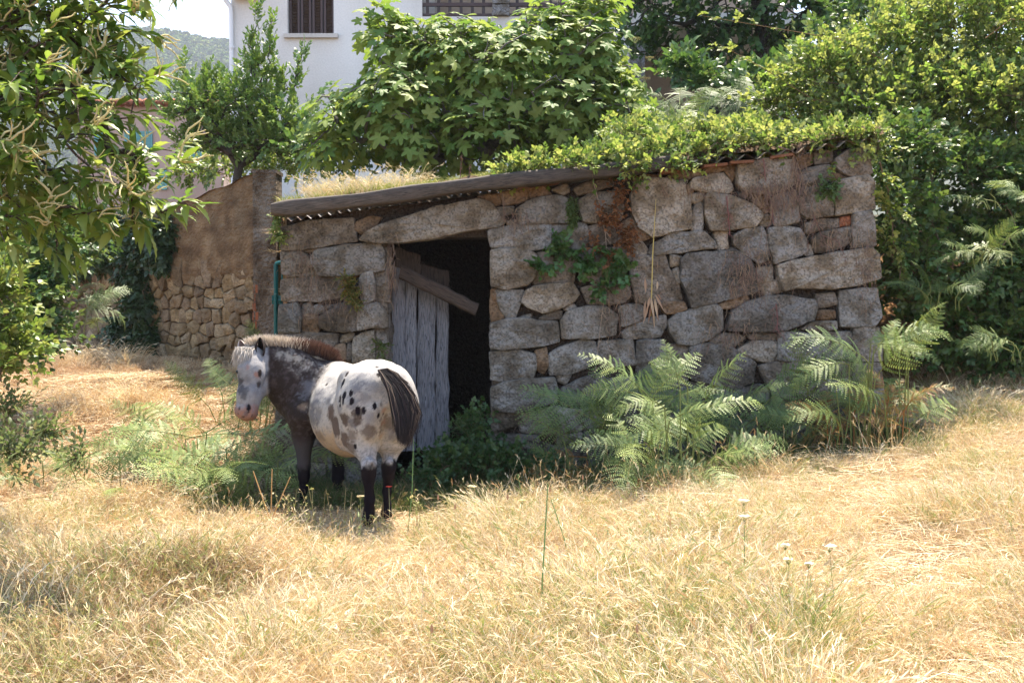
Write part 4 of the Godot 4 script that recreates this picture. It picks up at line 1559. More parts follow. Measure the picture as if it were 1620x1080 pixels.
# limbs from a root to the given tips, thicker where they join
func limbs(root: Array, tips: Array, col: Color, tip_r := 0.004, max_r := 0.2, sag := 0.0) -> MB:
	var pos := PackedVector3Array()
	var par := PackedInt32Array()
	var wt := PackedFloat32Array()
	for k in root.size():
		pos.append(root[k])
		par.append(k - 1)
		wt.append(0.0)
	var order := tips.duplicate()
	var base: Vector3 = root[root.size() - 1]
	order.sort_custom(func(a: Vector3, b: Vector3) -> bool: return a.distance_squared_to(base) < b.distance_squared_to(base))
	for t in order:
		var best := 1e9
		var bi := root.size() - 1
		for k in range(root.size() - 1, pos.size()):
			var e: float = pos[k].distance_to(t) + 0.25 * pos[k].distance_to(base)
			if e < best:
				best = e
				bi = k
		var a := pos[bi]
		var ln: float = a.distance_to(t)
		var mid: Vector3 = a.lerp(t, 0.5) + rdir() * ln * 0.10 + Vector3.UP * ln * (0.06 - sag)
		pos.append(mid)
		par.append(bi)
		wt.append(0.0)
		pos.append(t)
		par.append(pos.size() - 2)
		wt.append(1.0)
	for k in range(pos.size() - 1, 0, -1):
		wt[par[k]] += wt[k]
	var mb := MB.new()
	for k in range(1, pos.size()):
		var p := par[k]
		var r1 := minf(tip_r * sqrt(maxf(wt[k], 1.0)), max_r)
		var r0 := minf(tip_r * sqrt(maxf(wt[p], 1.0)), minf(max_r, r1 * 1.5))
		mb.tube([pos[p], pos[k]], [r0, r1], col, 6 if r1 > 0.01 else 4, false)
	return mb

# leaves as objects: the ones that show largest as parts, the rest as one mass per mesh
func place_leaves(parent: Node3D, called: String, meshes: Array, m: Material, xfs: Array, single: int) -> void:
	var idx := range(xfs.size())
	if single > 0:
		var px := []
		for x in xfs:
			px.append(to_px(x.origin))
		idx.sort_custom(func(a: int, b: int) -> bool: return px[a].z < px[b].z)
		var seen := {}
		var lead := []
		var rest := []
		for k in idx:
			var q: Vector3 = px[k]
			var cell := Vector2i(int(q.x / 11.0), int(q.y / 11.0))
			if q.x > 0 and q.x < 1620 and q.y > 0 and q.y < 1080 and not seen.has(cell) and lead.size() < single:
				seen[cell] = true
				lead.append(k)
			else:
				rest.append(k)
		for k in lead:
			part(called, meshes[k % meshes.size()], m, parent, xfs[k])
		idx = rest
	var lists := []
	for k in meshes.size():
		lists.append([])
	for k in idx:
		lists[k % meshes.size()].append(xfs[k])
	for k in meshes.size():
		if lists[k].size():
			many("foliage", meshes[k], m, lists[k], parent)
# ---------------------------------------------------------------- the dry meadow
func tuft(count: int, h: float, spreadr: float, cols: Array, lean: float, sd: int, seeds := 0.25, wmul := 1.0) -> ArrayMesh:
	var keep := rng.state
	rng.seed = sd
	var mb := MB.new()
	var sweep := rr(0, TAU)
	for k in count:
		var a := rr(0, TAU)
		var r := sqrt(rng.randf()) * spreadr
		var p := Vector3(cos(a) * r, -0.02, sin(a) * r)
		var b := a + rr(-0.9, 0.9) if rng.randf() < 0.5 else sweep + rr(-0.7, 0.7)
		var out := Vector3(cos(b), 0, sin(b))
		var ln := h * rr(0.5, 1.2)
		var bend := lean * rr(0.3, 1.5)
		var pts := []
		var ang := rr(0.05, 0.5)
		var q := p
		var n := 5
		for j in n + 1:
			pts.append(q)
			q += (out * sin(ang) + Vector3.UP * cos(ang)) * ln / n
			ang += bend / n * (0.5 + j * 0.3)
		var c: Color = cols[rng.randi() % cols.size()] * rr(0.8, 1.15)
		var w := 0.0042 * rr(0.6, 1.3) * wmul
		var face := out.cross(Vector3.UP).rotated(out, rr(-1.2, 1.2))
		mb.ribbon(pts, [w, w, w * 0.9, w * 0.75, w * 0.5, 0], (face + out * 0.6).normalized(), c)
		if rng.randf() < seeds:                      # an ear of seed at the tip
			var tip: Vector3 = pts[n]
			var dir: Vector3 = (pts[n] - pts[n - 1]).normalized()
			for s in 5:
				var d2 := (dir + rdir() * 0.45).normalized()
				var o := tip - dir * 0.012 * s
				mb.ribbon([o, o + d2 * 0.018, o + d2 * 0.034], [0.003, 0.004, 0.0], rdir(), c * 1.05)
	rng.state = keep
	return mb.mesh()

func make_grass() -> void:
	var pale := [Color(0.67, 0.53, 0.34), Color(0.73, 0.62, 0.45), Color(0.60, 0.43, 0.24), Color(0.68, 0.55, 0.37)]
	var gold := [Color(0.60, 0.42, 0.23), Color(0.65, 0.51, 0.32), Color(0.44, 0.27, 0.14), Color(0.69, 0.56, 0.38)]
	var green := [Color(0.27, 0.31, 0.09), Color(0.36, 0.36, 0.13), Color(0.55, 0.46, 0.25), Color(0.20, 0.26, 0.07)]
	var litter := [Color(0.50, 0.33, 0.19), Color(0.58, 0.42, 0.26), Color(0.40, 0.25, 0.14), Color(0.63, 0.50, 0.34)]
	var shade := [Color(0.07, 0.11, 0.03), Color(0.10, 0.12, 0.04), Color(0.18, 0.13, 0.07), Color(0.055, 0.09, 0.025)]  # darker blades: the shed shadow painted into their colour
	var kinds := [
		tuft(46, 0.32, 0.10, pale, 1.9, 1), tuft(46, 0.44, 0.12, pale, 2.6, 2), tuft(44, 0.28, 0.11, gold, 1.9, 3), tuft(44, 0.36, 0.10, gold, 1.3, 4),
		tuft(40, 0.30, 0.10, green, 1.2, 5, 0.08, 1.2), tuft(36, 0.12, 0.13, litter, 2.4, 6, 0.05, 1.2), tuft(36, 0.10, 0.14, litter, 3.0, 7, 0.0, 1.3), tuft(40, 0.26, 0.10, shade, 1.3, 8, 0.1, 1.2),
		tuft(52, 0.17, 0.13, pale, 2.2, 9, 0.15), tuft(52, 0.19, 0.12, gold, 2.3, 10, 0.12), tuft(7, 0.50, 0.12, gold + pale, 0.6, 11, 0.8, 0.8), tuft(8, 0.46, 0.10, green, 0.5, 12, 0.3, 0.9), tuft(26, 0.16, 0.16, litter, 2.6, 13, 0.0), tuft(40, 0.30, 0.12, [Color(0.30, 0.19, 0.11), Color(0.38, 0.26, 0.16), Color(0.22, 0.14, 0.08), Color(0.24, 0.22, 0.09)], 1.4, 14, 0.2),
	]
	var lists := []
	for k in kinds.size():
		lists.append([])
	var g := FastNoiseLite.new()
	g.seed = 77
	g.frequency = 0.55
	g.fractal_octaves = 3
	var tries := 0
	while tries < 40000:
		tries += 1
		var d := sqrt(rr(3.2 * 3.2, 14.5 * 14.5))
		if rng.randf() < 0.5:
			d = rr(3.2, 9.5)
		var x := d * rr(-0.56, 0.56)
		if tries > 30000:                              # beyond what is in view, to either side
			x = d * rr(0.56, 0.95) * (1.0 if tries % 2 else -1.0)
		if x > 3.3 and d > 11.0: continue
		var shed_in := x > -2.02 and x < 3.12 and d > WALL_D - 0.03
		if shed_in: continue
		if x < -2.6 and d > wall_line(x) - 0.15: continue
		if x > -2.7 and d > 12.2: continue
		var n := g.get_noise_2d(x, d)
		var s := rr(0.7, 1.15) * (1.0 + 0.6 * n)
		var k := 0
		var path := x < -1.2 and d > 7.8 + 0.5 * n
		var dark := x > -2.3 and x < 3.3 and d > WALL_D - 1.35 - 0.15 * n + 0.07 * x  # zone where the shed shadow is painted into the tufts
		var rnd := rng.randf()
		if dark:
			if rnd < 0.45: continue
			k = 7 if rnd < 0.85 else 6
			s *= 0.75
		elif path:
			if rnd < 0.15: continue
			k = 5 if rnd < 0.55 else 6
			if rnd > 0.9: k = 9
			if n > 0.25 and rnd > 0.6: k = 2
			s *= 0.9
		else:
			var lush := sstep(0.05, 0.4, n + 0.25 * exp(-pow((x - 0.5) / 1.2, 2.0)))
			if rnd < 0.10 + 0.30 * lush: k = 4
			elif rnd < 0.36: k = 8
			elif rnd < 0.46: k = 9
			elif rnd < 0.60: k = 0
			elif rnd < 0.76: k = 1
			elif rnd < 0.90: k = 2
			else: k = 3
			var bare := soft_noise.get_noise_2d(x * 2.3 + 200.0, d * 2.3 + 60.0) + 0.7 * exp(-Vector2((x - 2.15) / 0.4, (d - 5.55) / 0.22).length_squared())
			if bare > 0.46:
				if rnd < 0.5: continue
				k = 12
			elif bare < 0.30 and rng.randf() < 0.045: k = 10
			elif rng.randf() < 0.05 + 0.08 * lush + 0.16 * exp(-Vector2((x - 0.7) / 0.8, (d - 4.7) / 0.9).length_squared()): k = 11
			elif x < -1.15 - 0.2 * n and d < 6.4 and rng.randf() < 0.65 * sstep(-1.1, -1.6, x): k = 13
			if x > 1.2 + 0.4 * n and d < 8.0:               # shorter and matted on the right
				s *= 0.72
			s *= lerpf(0.85, 0.55, sstep(5.5, 8.2, d))
			if x > -1.75 and x < -0.35 and d > 7.2 and d < 9.0:   # trodden round the pony
				s *= 0.62
		var swirl := soft_noise.get_noise_2d(x * 1.6 + 90.0, d * 1.6) * TAU * 1.5
		var up := Vector3.UP + Vector3(cos(swirl), 0, sin(swirl)) * 0.35 + Vector3(rr(-0.25, 0.25), 0, rr(-0.25, 0.25))
		var b := Basis(Vector3.UP, rr(0, TAU))
		var tf := frame(on_ground(x, d), b.x, up.normalized(), s)
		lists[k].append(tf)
	for k in 70:                                      # long straws leaning over the edge of the shade
		var x := rr(-0.3, 3.6)
		var d := rr(7.75, 8.25) + 0.07 * x
		lists[10 if k % 3 else 4].append(frame(on_ground(x, d), Basis(Vector3.UP, rr(0, TAU)).x, (Vector3.UP + Vector3(rr(-0.9, 0.9), 0, rr(-0.2, 0.6))).normalized(), rr(0.6, 0.95)))
	var o := thing("meadow_grass", "tall dry bleached grass covering the sunny slope in front of the shed", "grass")
	o.set_meta("kind", "stuff")
	for k in kinds.size():
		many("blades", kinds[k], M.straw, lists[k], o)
	# fallen straws and chaff lying flat
	var lay := MB.new()
	for k in 60:
		var p := Vector3(rr(-0.3, 0.3), rr(0.0, 0.03), rr(-0.3, 0.3))
		var a := rr(0, TAU)
		var dd := Vector3(cos(a), rr(-0.05, 0.15), sin(a))
		var ln := rr(0.08, 0.3)
		var c: Color = (pale + litter)[rng.randi() % 8]
		lay.ribbon([p, p + dd * ln * 0.5 + Vector3(0, 0.012, 0), p + dd.rotated(Vector3.UP, rr(-0.5, 0.5)) * ln], [0.004, 0.004, 0.0], Vector3.UP + rdir() * 0.5, c * rr(0.85, 1.1))
	var lm := lay.mesh()
	var ll := []
	for k in 4200:
		var d := rr(3.2, 12.8)
		var x := d * rr(-0.56, 0.56)
		if x > -2.1 and d > WALL_D - 0.6: continue
		ll.append(frame(on_ground(x, d) + Vector3(0, 0.01, 0), Basis(Vector3.UP, rr(0, TAU)).x, Vector3.UP, rr(0.7, 1.3)))
	var lo := thing("fallen_straw", "flattened straw and grass litter lying between the tufts", "straw")
	lo.set_meta("kind", "stuff")
	many("straws", lm, M.straw, ll, lo)
# ---------------------------------------------------------------- retaining wall, gate and houses
func make_retaining_wall() -> void:
	var w := thing("retaining_wall", "old brown plastered garden wall with bare rubble base and grey end pillar", "wall")
	var a := Vector3(-2.98, 0, -13.0)
	var b := Vector3(-9.6, 0, -wall_line(-9.6))
	var along := (b - a).normalized()
	var ln := (b - a).length()
	var outw := along.cross(Vector3.UP).normalized()     # towards the path
	if outw.z < 0: outw = -outw
	var top_at := func(s: float) -> float:
		var f := clampf(s / 3.2, 0, 1)
		return lerpf(W(405, 276, 13.0).y, 2.60, f) + 0.015 * sin(s * 9.0)
	var base_y := 0.5
	# plastered upper face, proud of the stones, with a ragged lower edge
	var mb := MB.new()
	var nu := 80
	var nv := 16
	var low := func(s: float) -> float: return 1.93 + 0.07 * soft_noise.get_noise_1d(s * 7.0) + 0.05 * rough_noise.get_noise_1d(s * 1.3) - 0.03 * s
	for i in nu + 1:
		var s := ln * i / nu
		for j in nv + 1:
			var y: float = lerpf(low.call(s), top_at.call(s), float(j) / nv)
			var dpt := 0.022 + 0.018 * soft_noise.get_noise_2d(s * 4.0, y * 4.0)
			if j == 0: dpt = 0.005
			mb.vert(a + along * s + Vector3.UP * y + outw * dpt, outw, Color(0.42, 0.31, 0.19) * clampf(0.95 + 0.45 * soft_noise.get_noise_2d(s * 14.0, y * 2.0) + 0.3 * rough_noise.get_noise_2d(s * 0.8, y * 0.5), 0.35, 1.4))
	for i in nu:
		for j in nv:
			var p := i * (nv + 1) + j
			mb.quad(p, p + 1, p + nv + 2, p + nv + 1)
	# coping
	for i in nu:
		var s0 := ln * i / nu
		var s1 := ln * (i + 1) / nu
		mb.flat_quad(a + along * s0 + Vector3.UP * top_at.call(s0) + outw * 0.045, a + along * s0 + Vector3.UP * (top_at.call(s0) + 0.02) - outw * 0.30, a + along * s1 + Vector3.UP * (top_at.call(s1) + 0.02) - outw * 0.30, a + along * s1 + Vector3.UP * top_at.call(s1) + outw * 0.045, Color(0.24, 0.19, 0.13))
	mb.smooth()
	made("plaster", mb, M.plaster, w)
	var core := MB.new()
	core.box(Transform3D(Basis(along, Vector3.UP, along.cross(Vector3.UP)), a + along * ln * 0.5 + Vector3.UP * 1.25 - outw * 0.20), Vector3(ln * 0.5, 1.2, 0.14), Color.WHITE)
	made("core", core, M.earth, w)
	# rubble base
	rubble(w, a, along, outw)
	# end pillar of grey concrete
	var pil := MB.new()
	var pw := 0.27
	var ptop := W(405, 274, 13.0).y
	for f in 4:
		pass
	var pc := a + Vector3(pw * 0.5 - 0.02, 0, -0.12)
	pil.box(Transform3D(Basis.IDENTITY, pc + Vector3.UP * (ptop + 0.3) * 0.5), Vector3(pw * 0.5, (ptop - 0.3) * 0.5, 0.17), Color(0.40, 0.36, 0.32))
	made("end_pillar", pil, M.plaster, w)
	var cap := MB.new()
	cap.box(Transform3D(Basis(Vector3.FORWARD, 0.02), pc + Vector3.UP * (ptop + 0.015)), Vector3(pw * 0.5 + 0.012, 0.02, 0.185), Color(0.33, 0.29, 0.26))
	made("pillar_cap", cap, M.plaster, w)
	# strip of red brick showing at the broken corner
	for k in 5:
		var bm := MB.new()
		var y := 1.35 + k * 0.105
		bm.box(frame(a + Vector3(-0.005 + 0.008 * sin(k * 2.0), y, 0.02), Vector3(1, rr(-0.06, 0.06), 0.05), Vector3.UP), Vector3(0.022 + 0.012 * sin(k * 1.7), 0.047, 0.03), Color(0.40, 0.13, 0.06) * rr(0.8, 1.1))
		made("brick", bm, M.tile, w)

func make_gate() -> void:
	var g := thing("gate_post", "dark green metal gate post with latch between pillar and shed", "gate")
	var col := Color(0.006, 0.085, 0.075)
	var d := 11.6
	var mb := MB.new()
	var bot := W(436, 560, d)
	var top := W(436, 418, d)
	mb.tube([bot - Vector3(0, 0.25, 0), top], [0.022, 0.022], col, 10)
	made("post", mb, M.paint, g)
	var arm := MB.new()
	arm.tube([top, top + Vector3(0.02, 0.012, 0), W(447, 415, d), W(470, 415, d)], [0.022, 0.022, 0.022, 0.022], col, 10)
	made("top_rail", arm, M.paint, g)
	var inner := MB.new()
	inner.tube([W(446, 420, d), W(446, 560, d)], [0.009, 0.009], col, 8)
	made("bar", inner, M.paint, g)
	var latch := MB.new()
	latch.box(frame(W(438, 474, d - 0.03), Vector3.RIGHT, Vector3.UP), Vector3(0.05, 0.045, 0.03), col)
	latch.tube([W(430, 475, d - 0.06), W(456, 475, d - 0.06)], [0.014, 0.014], col, 8)
	latch.tube([W(436, 465, d - 0.07), W(436, 486, d - 0.07)], [0.018, 0.018], col, 8)
	made("latch", latch, M.paint, g)

func wall_box(mb: MB, x0: float, x1: float, y0: float, y1: float, z0: float, z1: float, col: Color) -> void:
	mb.box(Transform3D(Basis.IDENTITY, Vector3((x0 + x1) * 0.5, (y0 + y1) * 0.5, (z0 + z1) * 0.5)), Vector3(absf(x1 - x0), absf(y1 - y0), absf(z1 - z0)) * 0.5, col)

func make_white_house() -> void:
	var h := thing("white_house", "white rendered house on the terrace with shuttered window and brown balcony", "house")
	var d := 20.0
	var X := func(px: float) -> float: return W(px, 100, d).x
	var Y := func(py: float) -> float: return W(800, py, d).y
	var white := Color(0.87, 0.84, 0.79)
	var mb := MB.new()
	var zf := -d
	var zb := -d - 0.35
	var x0: float = X.call(366)
	var x1: float = X.call(1003)
	var wx0: float = X.call(455)
	var wx1: float = X.call(528)
	var sill: float = Y.call(55)
	var head: float = Y.call(-60)
	var ytop: float = Y.call(-190)
	var bx0: float = X.call(668)
	var bx1: float = X.call(1003)
	var fl: float = Y.call(26)
	wall_box(mb, x0, wx0, 2.2, ytop, zf, zb, white)
	wall_box(mb, wx0, wx1, 2.2, sill, zf, zb, white)
	wall_box(mb, wx0, wx1, head, ytop, zf, zb, white)
	wall_box(mb, wx1, bx0, 2.2, ytop, zf, zb, white)
	wall_box(mb, bx0, bx1, 2.2, fl, zf, zb, white)
	wall_box(mb, x0, x0 + 0.35, 2.2, ytop, zb, zf - 7.0, white)
	wall_box(mb, bx0, bx0 + 0.2, fl, ytop, zb, zf - 2.0, white)
	wall_box(mb, bx0, X.call(1300), 2.2, ytop, zf - 2.0, zf - 2.3, Color(0.62, 0.52, 0.42))
	made("wall", mb, M.render_white, h)
	var sl := MB.new()
	wall_box(sl, wx0 - 0.06, wx1 + 0.08, sill - 0.06, sill + 0.012, zf + 0.07, zf - 0.2, Color(0.70, 0.66, 0.60))
	made("window_sill", sl, M.render_white, h)
	# shutters of dark boards
	var sh := part("shutter", BoxMesh.new(), M.paint, h)
	var frame_mb := MB.new()
	var brown := Color(0.045, 0.028, 0.024)
	wall_box(frame_mb, wx0, wx1, sill, head, zf - 0.17, zf - 0.20, brown)
	sh.mesh = frame_mb.mesh()
	var nb := 4
	for k in nb:
		var a := lerpf(wx0, wx1, float(k) / nb)
		var e := lerpf(wx0, wx1, float(k + 1) / nb)
		var bm := MB.new()
		wall_box(bm, a + 0.012, a + 0.05, sill + 0.02, head, zf - 0.125, zf - 0.165, brown * 1.5)
		wall_box(bm, e - 0.05, e - 0.012, sill + 0.02, head, zf - 0.125, zf - 0.165, brown * 1.5)
		var y := sill + 0.03
		while y < head:
			bm.box(Transform3D(Basis(Vector3.RIGHT, 0.6), Vector3((a + e) * 0.5, y, zf - 0.15)), Vector3((e - a) * 0.5 - 0.05, 0.024, 0.006), brown * 1.3)
			y += 0.055
		made("louvre_leaf", bm, M.paint, sh)
	# roof edge above and rain pipe
	var rf := MB.new()
	wall_box(rf, x0 - 0.35, x1 + 4.0, ytop, ytop + 0.14, zf + 0.5, zf - 7.5, Color(0.36, 0.17, 0.10))
	made("roof", rf, M.tile, h)
	var dp := MB.new()
	var xp: float = X.call(368)
	dp.tube([Vector3(xp - 0.14, Y.call(-6), zf + 0.10), Vector3(xp - 0.10, Y.call(2), zf + 0.09), Vector3(xp - 0.02, Y.call(12), zf + 0.06), Vector3(xp - 0.01, Y.call(22), zf + 0.06), Vector3(xp, 2.4, zf + 0.06)], [0.04, 0.042, 0.042, 0.04, 0.04], Color(0.74, 0.72, 0.70), 10)
	dp.tube([Vector3(xp, Y.call(74), zf + 0.06), Vector3(xp, Y.call(78), zf + 0.06)], [0.05, 0.05], Color(0.7, 0.68, 0.66), 10)
	made("rain_pipe", dp, M.paint, h)
	var gut := MB.new()
	wall_box(gut, X.call(371), X.call(410), Y.call(-1), Y.call(-8), zf + 0.22, zf + 0.02, Color(0.5, 0.36, 0.26))
	made("eave_board", gut, M.paint, h)
	# balcony railing
	var rl := MB.new()
	var ry: float = Y.call(8)
	wall_box(rl, bx0, bx1, ry, ry + 0.06, zf - 0.06, zf - 0.12, brown * 1.4)
	wall_box(rl, bx0, bx1, fl + 0.03, fl + 0.07, zf - 0.07, zf - 0.11, brown * 1.4)
	wall_box(rl, bx0, bx1, ry + 0.42, ry + 0.48, zf - 0.06, zf - 0.12, brown * 1.4)
	made("rail", rl, M.paint, h)
	var x := bx0 + 0.06
	while x < bx1:
		var bal := MB.new()
		wall_box(bal, x, x + 0.055, fl + 0.06, ry + 0.44, zf - 0.075, zf - 0.105, brown)
		made("baluster", bal, M.paint, h)
		x += 0.2
	# stone pillar carrying the balcony roof
	var k := 0
	var yy := fl
	while yy < ytop - 0.1:
		var px0: float = X.call(778)
		var px1: float = X.call(806)
		var poly := PackedVector2Array([Vector2(px0, yy), Vector2(px1, yy), Vector2(px1, yy + 0.2), Vector2(px0, yy + 0.2)])
		part("stone", stone_mesh(poly, 0.02, Color(0.36, 0.34, 0.32) * rr(0.8, 1.1), 500 + k, 0.004, 0.06, 1), M.granite, h, Transform3D(Basis.IDENTITY, Vector3(0, 0, zf + 0.05)))
		yy += 0.2
		k += 1
	var pc := MB.new()
	wall_box(pc, X.call(779), X.call(805), fl, ytop, zf + 0.02, zf - 0.28, Color(0.3, 0.29, 0.27))
	made("pillar", pc, M.granite, h)
	# lower loggia to the right
	var lg := MB.new()
	wall_box(lg, X.call(1001), X.call(1300), Y.call(42), Y.call(22), zf + 0.1, zf - 2.0, white)
	wall_box(lg, X.call(1003), X.call(1300), Y.call(400), Y.call(180), zf - 0.1, zf - 2.0, Color(0.5, 0.45, 0.4))
	made("balcony_slab", lg, M.render_white, h)
	var lp := MB.new()
	wall_box(lp, X.call(996), X.call(1020), 2.3, Y.call(42), zf + 0.06, zf - 0.25, Color(0.33, 0.32, 0.31))
	wall_box(lp, X.call(1142), X.call(1150), 2.3, Y.call(42), zf + 0.02, zf - 0.15, Color(0.45, 0.38, 0.3))
	made("loggia_pillar", lp, M.granite, h)
	var dr := MB.new()
	wall_box(dr, X.call(1146), X.call(1200), 2.3, Y.call(95), zf - 1.96, zf - 1.99, Color(0.03, 0.022, 0.018))
	made("door", dr, M.paint, h)

func make_pink_house() -> void:
	var h := thing("pink_house", "faded pink house with turquoise shutters behind the small fruit tree", "house")
	var d := 28.0
	var X := func(px: float) -> float: return W(px, 100, d).x
	var Y := func(py: float) -> float: return W(300, py, d).y
	var mb := MB.new()
	wall_box(mb, X.call(120), X.call(352), 2.2, Y.call(166), -d, -d - 5.0, Color(0.55, 0.42, 0.36))
	made("wall", mb, M.render_white, h)
	var rf := MB.new()
	var x := X.call(116) as float
	while x < X.call(354):
		rf.tube([Vector3(x, Y.call(164), -d + 0.25), Vector3(x, Y.call(156), -d - 5.2)], [0.09, 0.08], Color(0.42, 0.17, 0.10) * rr(0.85, 1.1), 8)
		x += 0.17
	made("roof", rf, M.tile, h)
	var teal := Color(0.13, 0.34, 0.34)
	for q in [[213, 208, 240, 246], [300, 210, 318, 272], [196, 208, 212, 246], [247, 268, 262, 300], [148, 208, 170, 246]]:
		var sm := MB.new()
		wall_box(sm, X.call(q[0]), X.call(q[2]), Y.call(q[3]), Y.call(q[1]), -d + 0.05, -d + 0.005, teal * rr(0.85, 1.1))
		var y: float = Y.call(q[3]) + 0.05
		while y < Y.call(q[1]):
			wall_box(sm, X.call(q[0]) + 0.04, X.call(q[2]) - 0.04, y, y + 0.03, -d + 0.06, -d + 0.04, teal * 0.8)
			y += 0.07
		made("shutter", sm, M.paint, h)

func clip(poly: PackedVector2Array, mid: Vector2, n: Vector2) -> PackedVector2Array:   # keeps the side away from n
	var out := PackedVector2Array()
	for k in poly.size():
		var a := poly[k]
		var b := poly[(k + 1) % poly.size()]
		var da := (a - mid).dot(n)
		var db := (b - mid).dot(n)
		if da <= 0: out.append(a)
		if (da < 0) != (db < 0): out.append(a.lerp(b, da / (da - db)))
	return out

func rubble(w: Node3D, a: Vector3, along: Vector3, outw: Vector3) -> void:
	var seeds := []
	var y := 0.45
	while y < 2.0:
		var h := rr(0.12, 0.17)
		var s := rr(-0.2, 0.0)
		while s < 5.4:
			var wd := rr(0.13, 0.30)
			seeds.append(Vector2(s + wd * 0.5, y + rr(-0.05, 0.05)))
			s += wd
		y += h
	for p in seeds:
		if p.x < 0.05 or p.y > 1.93 or p.x > 5.3:
			continue
		var poly := PackedVector2Array([p + Vector2(-0.4, -0.3), p + Vector2(0.4, -0.3), p + Vector2(0.4, 0.3), p + Vector2(-0.4, 0.3)])
		for q in seeds:
			if q == p or (q - p).length() > 0.5:
				continue
			var n: Vector2 = (q - p) * Vector2(1.0, 1.5)
			poly = clip(poly, (p + q) * 0.5, n.normalized())
		poly = clip(poly, Vector2(0.012, 0), Vector2(-1, 0))
		if poly.size() < 3:
			continue
		var c: Color = [Color(0.40, 0.29, 0.15), Color(0.33, 0.235, 0.13), Color(0.42, 0.32, 0.19), Color(0.27, 0.19, 0.11)][rng.randi() % 4]
		part("stone", stone_mesh(poly, rr(-0.03, 0.02), c * rr(0.8, 1.15), rng.randi() % 9999, 0.004, 0.07, 2), M.granite, w, Transform3D(Basis(along, Vector3.UP, outw), a))
# ---------------------------------------------------------------- trees and shrubs
func B(px: float, py: float, d: float, r: float, ry := 0.0, rz := 0.0) -> Array:
	return [W(px, py, d), r, ry if ry > 0 else r, rz if rz > 0 else r]

func make_chestnut() -> void:
	var t := thing("chestnut_tree", "sweet chestnut with long toothed leaves and cream catkins overhanging the path", "tree", Vector3.ZERO)
	var lit := [Color(0.15, 0.22, 0.035), Color(0.19, 0.255, 0.05), Color(0.105, 0.18, 0.03), Color(0.25, 0.29, 0.07)]
	var meshes := []
	for k in 7:
		meshes.append(leaf_one(rr(0.12, 0.175), rr(0.036, 0.048), "lance", rr(0.1, 0.5), rr(0.1, 0.6), lit[k % 4], 10, 0.035))
	var root := [Vector3(-3.9, -0.3, -6.6), Vector3(-3.75, 1.0, -6.6), Vector3(-3.5, 2.0, -6.5), Vector3(-3.2, 2.9, -6.4)]
	var blobs := [B(20, 60, 6.3, 0.55), B(120, 30, 6.2, 0.42), B(180, 20, 6.4, 0.24), B(60, 190, 5.9, 0.5), B(165, 170, 6.1, 0.30), B(40, 290, 5.8, 0.42), B(150, 280, 5.9, 0.34), B(235, 300, 6.0, 0.22), B(285, 335, 6.0, 0.10), B(210, 345, 5.9, 0.16), B(90, 345, 5.8, 0.2),
		B(-120, 80, 6.2, 0.7), B(-160, -100, 6.5, 0.9), B(60, -140, 6.7, 0.8), B(-110, 260, 5.9, 0.5), B(15, 360, 5.6, 0.16), B(215, 225, 6.2, 0.15), B(205, 120, 6.2, 0.12), B(215, -60, 6.6, 0.3), B(100, 110, 6.3, 0.4), B(100, 240, 6.2, 0.4), B(10, 130, 6.5, 0.5), B(200, 80, 6.5, 0.14), B(255, 270, 6.2, 0.14)]
	var spots := on_blobs(blobs, 720, 0.75, 0.4)
	var tips := []
	var leaves := []
	var cats := []
	for s in spots:
		var p: Vector3 = s[0]
		var o: Vector3 = s[1]
		tips.append(p)
		var dir := (o + Vector3(0.6, 0.05, 0.2) + rdir() * 0.5).normalized()
		var n := 6 + rng.randi() % 4
		for k in n:
			var u := float(k) / n
			var q := p + dir * 0.2 * (u - 0.4)
			var a := u * 2.4 * TAU + rr(0, 1)
			var side := dir.cross(Vector3.UP).normalized()
			var up := side.cross(dir)
			var ld := (dir * (0.35 + u * 0.9) + side * cos(a) * 1.0 + up * sin(a) * 0.35 + Vector3.DOWN * 0.12).normalized()
			leaves.append(frame(q, ld, (Vector3.UP + rdir() * 0.45).normalized(), rr(0.75, 1.15)))
		if rng.randf() < 0.42 and o.y > -0.5:
			for k in 3 + rng.randi() % 3:
				cats.append(frame(p + dir * 0.08, (dir + rdir() * 0.8 + Vector3.UP * 0.25).normalized(), rdir(), rr(0.7, 1.3)))
	part("limbs", limbs(root, tips, Color(0.12, 0.09, 0.065), 0.0035, 0.16).mesh(), M.bark, t)
	place_leaves(t, "leaf", meshes, M.sun_leaf, leaves, 300)
	var cm := MB.new()
	var pts := []
	for k in 7:
		pts.append(Vector3(0.022 * k, 0.012 * sin(k * 0.8) - 0.0012 * k * k, 0.006 * sin(k * 1.7)))
	cm.tube(pts, [0.003, 0.004, 0.0045, 0.0045, 0.004, 0.003, 0.002], Color(0.62, 0.54, 0.28), 5, false)
	for k in 36:
		var q: Vector3 = pts[k % 6].lerp(pts[k % 6 + 1], rng.randf())
		var e := rdir() * 0.008
		cm.ribbon([q, q + e * 0.6, q + e], [0.003, 0.003, 0.0], rdir(), Color(0.70, 0.62, 0.36))
	many("catkins", cm.mesh(), M.petal, cats, t)

